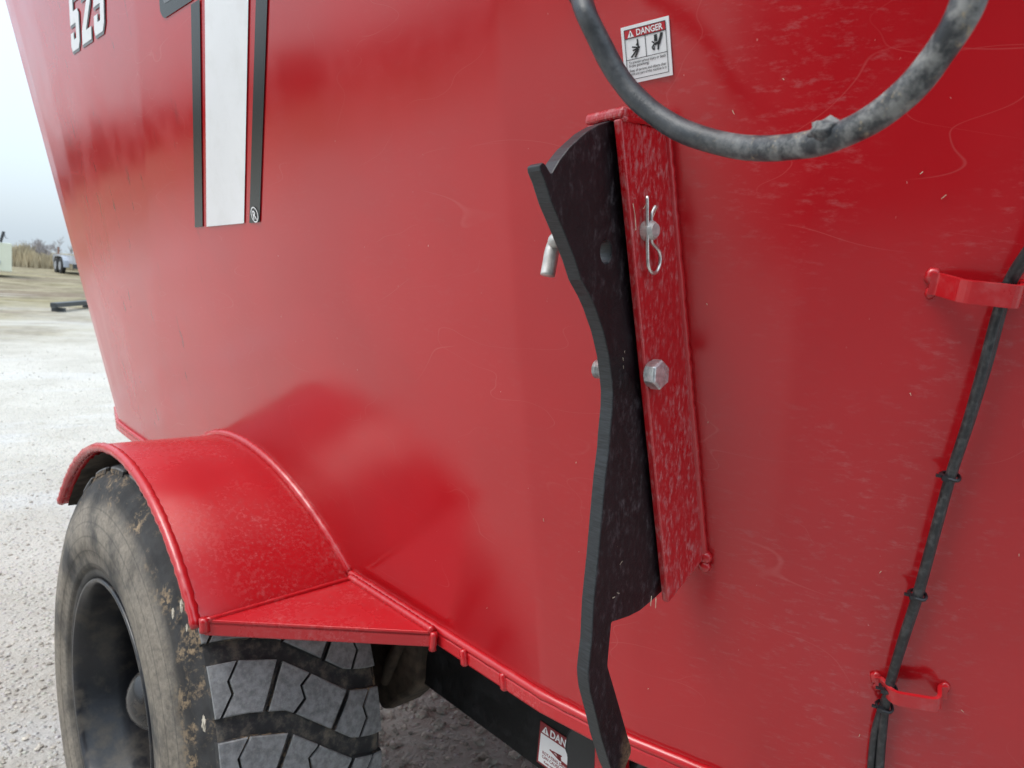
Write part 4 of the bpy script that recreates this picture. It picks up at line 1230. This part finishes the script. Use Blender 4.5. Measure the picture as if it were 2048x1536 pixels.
MB().tube([a_p, b_p], 0.055, 8).build('lever', M['far_dark'], box)
MB().tube([b_p, b_p+ri*0.06-Vector((0, 0, .25)), b_p+ri*0.14-Vector((0, 0, .27))], 0.02, 6).build('lever_chain', M['far_steel'], box)

# tandem trailer at the tub's edge
D = 46.0
fa, ri = dirs(125, 546)
c = at_range(120, 547, D); tz = terrain(c.x, c.y)
trl = empty('utility_trailer', (c.x, c.y, tz)); tag(trl, 'grey utility trailer with tandem wheels parked on the grass', 'trailer')
dy = at_range(120, 547, D).z - tz
R_ = 0.40; q = Vector((c.x, c.y, tz+R_))
# its wheels line up nearly away from the camera
fw2 = (fa*0.96 - ri*0.22).normalized(); rw = Vector((fw2.y, -fw2.x, 0))
for j in range(2):
    cc = q + fw2*(0.95*j) + rw*0.10
    o = MB().tube([cc-rw*0.11, cc-rw*0.09, cc+rw*0.09, cc+rw*0.11], [R_*0.86, R_, R_, R_*0.86], 24).build('tyre', M['far_rubber'], trl)
    MB().tube([cc-rw*0.125, cc-rw*0.10], R_*0.55, 18).build('wheel_disc', M['far_steel'], trl)
fm = MB()
arc = [(-0.62, -0.05), (-0.50, 0.30), (-0.30, 0.47), (0.0, 0.52), (0.95, 0.52), (1.25, 0.47), (1.45, 0.30), (1.57, -0.05)]
v = []; f = []
for s_, h_ in arc:
    for w_ in (0.02, 0.30): v.append(q + fw2*s_ + rw*w_ + Vector((0, 0, h_)))
for i in range(len(arc)-1): f.append((2*i, 2*i+1, 2*i+3, 2*i+2))
fo = MB().add(v, f).build('mudguard', M['far_steel'], trl); sm_ = fo.modifiers.new('thick', 'SOLIDIFY'); sm_.thickness = 0.02
bd = q + rw*1.15 + fw2*0.5
MB().obox(bd+Vector((0, 0, 0.20)), rw*0.85, fw2*2.4, Vector((0, 0, 0.05))).build('deck', M['far_steel'], trl)
MB().obox(bd+Vector((0, 0, 0.42))-rw*0.82, rw*0.03, fw2*2.4, Vector((0, 0, 0.18))).build('side_rail', M['far_steel'], trl)
MB().obox(q+rw*0.32-fw2*2.0+Vector((0, 0, 0.05)), rw*0.20, fw2*0.02, Vector((0, 0, 0.12))).build('mud_flap', M['far_dark'], trl)
for j in range(2):
    cc = q + fw2*(0.95*j) + rw*2.15
    MB().tube([cc-rw*0.11, cc+rw*0.11], R_, 24).build('tyre', M['far_rubber'], trl)

# rusty post behind the trailer
D = 50.0
c = at_range(117, 530, D); tz = terrain(c.x, c.y); zt = at_range(118, 494, D).z
po = MB().tube([(c.x, c.y, tz-0.3), (c.x, c.y, zt)], 0.045, 8).build('fence_post', M['post'], None)
tag(po, 'thin rusty post standing in front of the dry reeds', 'post')

# dark steel bar lying on a block in the gravel
A = on_plane(107, 613, (0, 0, 1), 0.22); B = on_plane(185, 606.5, (0, 0, 1), 0.22)
d = (B-A); d.z = 0; L = d.length; d.normalize(); sd = Vector((d.y, -d.x, 0))
zg = terrain(A.x, A.y)
bar_ = empty('steel_beam', (A.x, A.y, zg)); tag(bar_, 'dark steel beam lying on the yard beyond the fender', 'beam')
cen = Vector((A.x, A.y, zg+0.17)) + d*L*0.5
MB().obox(cen, d*L*0.5, sd*0.08, Vector((0, 0, 0.055))).build('beam', M['far_dark'], bar_, bevel=0.01)
for s_ in (0.12, 0.9):
    cc = Vector((A.x, A.y, zg+0.045)) + d*L*s_
    MB().obox(cc, d*0.06, sd*0.14, Vector((0, 0, 0.05))).build('foot', M['far_dark'], bar_)

# dry reed thicket along the field edge
def reeds():
    v = []; f = []; rng = random.Random(5)
    for i in range(15000):
        az = rng.uniform(0.02, 0.42); D = rng.uniform(51.5, 57)
        x, y = D*math.sin(az), D*math.cos(az); z = terrain(x, y)
        hmod = 0.75 + 0.5*mnoise.noise(Vector((x*0.45, 2.0, 0.0))) + 0.25*mnoise.noise(Vector((x*1.7, 5.0, 0)))
        h = (0.40 + 0.75*rng.random()**0.8)*max(0.35, hmod+0.25)*(1.05 if az < 0.185 else 0.72)
        a = rng.uniform(0, 6.28); ln = rng.uniform(0, 0.30)*h; w = rng.uniform(0.012, 0.035)
        dx, dy = math.cos(a)*ln, math.sin(a)*ln
        k = len(v)
        v += [(x-w, y, z-0.05), (x+w, y, z-0.05), (x+dx*0.4+w, y+dy*0.4, z+h*0.6), (x+dx*0.4-w, y+dy*0.4, z+h*0.6), (x+dx, y+dy, z+h)]
        f += [(k, k+1, k+2, k+3), (k+3, k+2, k+4)]
    return v, f
rv, rf = reeds()
tag(mesh_obj('dry_reeds', rv, rf, M['reed']), 'thicket of tall dry tan reeds along the field edge', 'reeds', kind='stuff')

# bare trees beyond the reeds
def bare_tree(px, top_py, D, spread, seed, label):
    rng = random.Random(seed)
    c = at_range(px, 530, D); zb = terrain(c.x, c.y); zt = at_range(px, top_py, D).z
    H_ = zt - zb
    root = empty('bare_tree', (c.x, c.y, zb)); tag(root, label, 'tree', 'bare trees beyond the reeds')
    tk = MB(); cr = MB()
    def grow(mb, p, d, L, r, lev):
        pts = [p]; rad = [r]; q = p; dd = d.copy()
        for k in range(3):
            dd = (dd + Vector((rng.uniform(-1, 1), rng.uniform(-1, 1), rng.uniform(-.3, .5)))*0.16).normalized()
            q = q + dd*L/3; pts.append(q); rad.append(r*(1-0.22*(k+1)))
        mb.tube(pts, rad, 5 if lev < 2 else 3, cap=False)
        if lev >= 6: return
        nb = 4 if lev == 0 else rng.choice((2, 3, 3))
        for b_ in range(nb):
            t = rng.uniform(0.45, 1.0); i = min(2, int(t*3)); pp = pts[i].lerp(pts[i+1], t*3-i)
            a = rng.uniform(0, 6.28); sp_ = rng.uniform(0.45, 0.95)*spread
            nd = (dd + Vector((math.cos(a), math.sin(a), rng.uniform(-0.05, 0.45)))*sp_).normalized()
            grow(cr, pp, nd, L*rng.uniform(0.58, 0.80), max(0.022, rad[i]*0.64), lev+1)
    grow(tk, Vector((c.x, c.y, zb-0.1)), Vector((0, 0, 1)), H_*0.33, H_*0.026, 0)
    mz = max(v_.z for v_ in cr.v); kk = H_/(mz-zb); o_ = Vector((c.x, c.y, zb))
    tk.v = [o_+(v_-o_)*kk for v_ in tk.v]; cr.v = [o_+(v_-o_)*kk for v_ in cr.v]
    tk.build('trunk', M['bark'], root)
    cr.build('crown', M['bark'], root)
bare_tree(104, 469, 125, 1.0, 4, 'bare grey tree with a rounded crown beside the red tub edge')
bare_tree(52, 473, 128, 0.9, 9, 'smaller bare grey tree left of the rounded one')
bare_tree(76, 481, 150, 0.9, 15, 'faint bare tree between the two larger ones')
bare_tree(132, 478, 140, 1.0, 22, 'bare grey tree half hidden by the red tub')

# hedgerow round the rest of the yard (shows only mirrored in the paint)
def hedge():
    v = []; f = []; rng = random.Random(8)
    for i in range(9000):
        az = rng.uniform(-2.9, -0.05); D = rng.uniform(62, 68)
        x, y = D*math.sin(az), D*math.cos(az); z = terrain(x, y)
        hh = 3.2 + 2.4*mnoise.noise(Vector((az*7, 0, 0))) + 1.2*mnoise.noise(Vector((az*25, 3, 0)))
        zz = z + rng.random()**0.8*max(1.2, hh); s_ = rng.uniform(0.25, 0.6)
        a = Vector((rng.uniform(-1, 1), rng.uniform(-1, 1), rng.uniform(-1, 1))).normalized()*s_; b_ = a.orthogonal().normalized()*s_*0.6
        p = Vector((x, y, zz)); k = len(v)
        v += [p-a-b_, p+a-b_, p+a+b_, p-a+b_]; f.append((k, k+1, k+2, k+3))
    return v, f
hv_, hf_ = hedge()
tag(mesh_obj('hedgerow', hv_, hf_, M['hedge']), 'low dark winter hedgerow around the far side of the yard', 'hedge', kind='stuff')

# unseen shed added behind the camera to darken the tub's right side and reflections
M['siding'] = simple('shade_shed_siding', (0.055, 0.050, 0.048), 0.55, 0.2, 0.2, 1.5)
M['shade_shed_trim'] = simple('shade_shed_trim', (0.10, 0.09, 0.085), 0.6)
SX, SY0, SY1, SHH = -3.4, -15.0, 0.4, 5.2
shed = empty('added_shade_shed', (SX-4, (SY0+SY1)/2, 0)); tag(shed, 'dark metal sided shed added out of view behind the camera to shade the tub', 'shade blocker')
MB().box((SX-8, SY0, -0.1), (SX, SY1, SHH)).build('wall', M['siding'], shed)
for k in range(38):
    y = SY0 + 0.2 + k*0.4
    MB().box((SX+0.0005, y-0.02, 0.0), (SX+0.03, y+0.02, SHH-0.01)).build('siding_rib', M['siding'], shed)
rf_ = MB().prism([Vector((SX+0.4, SY0-0.3, SHH+0.02)), Vector((SX-4, SY0-0.3, SHH+1.5)), Vector((SX-8.4, SY0-0.3, SHH+0.02))], (0, SY1-SY0+0.6, 0)).build('roof', M['shade_shed_trim'], shed); fix_normals(rf_)
MB().box((SX+0.032, -6.2, 0.02), (SX+0.08, -2.2, 3.6)).build('sliding_door', M['shade_shed_trim'], shed)
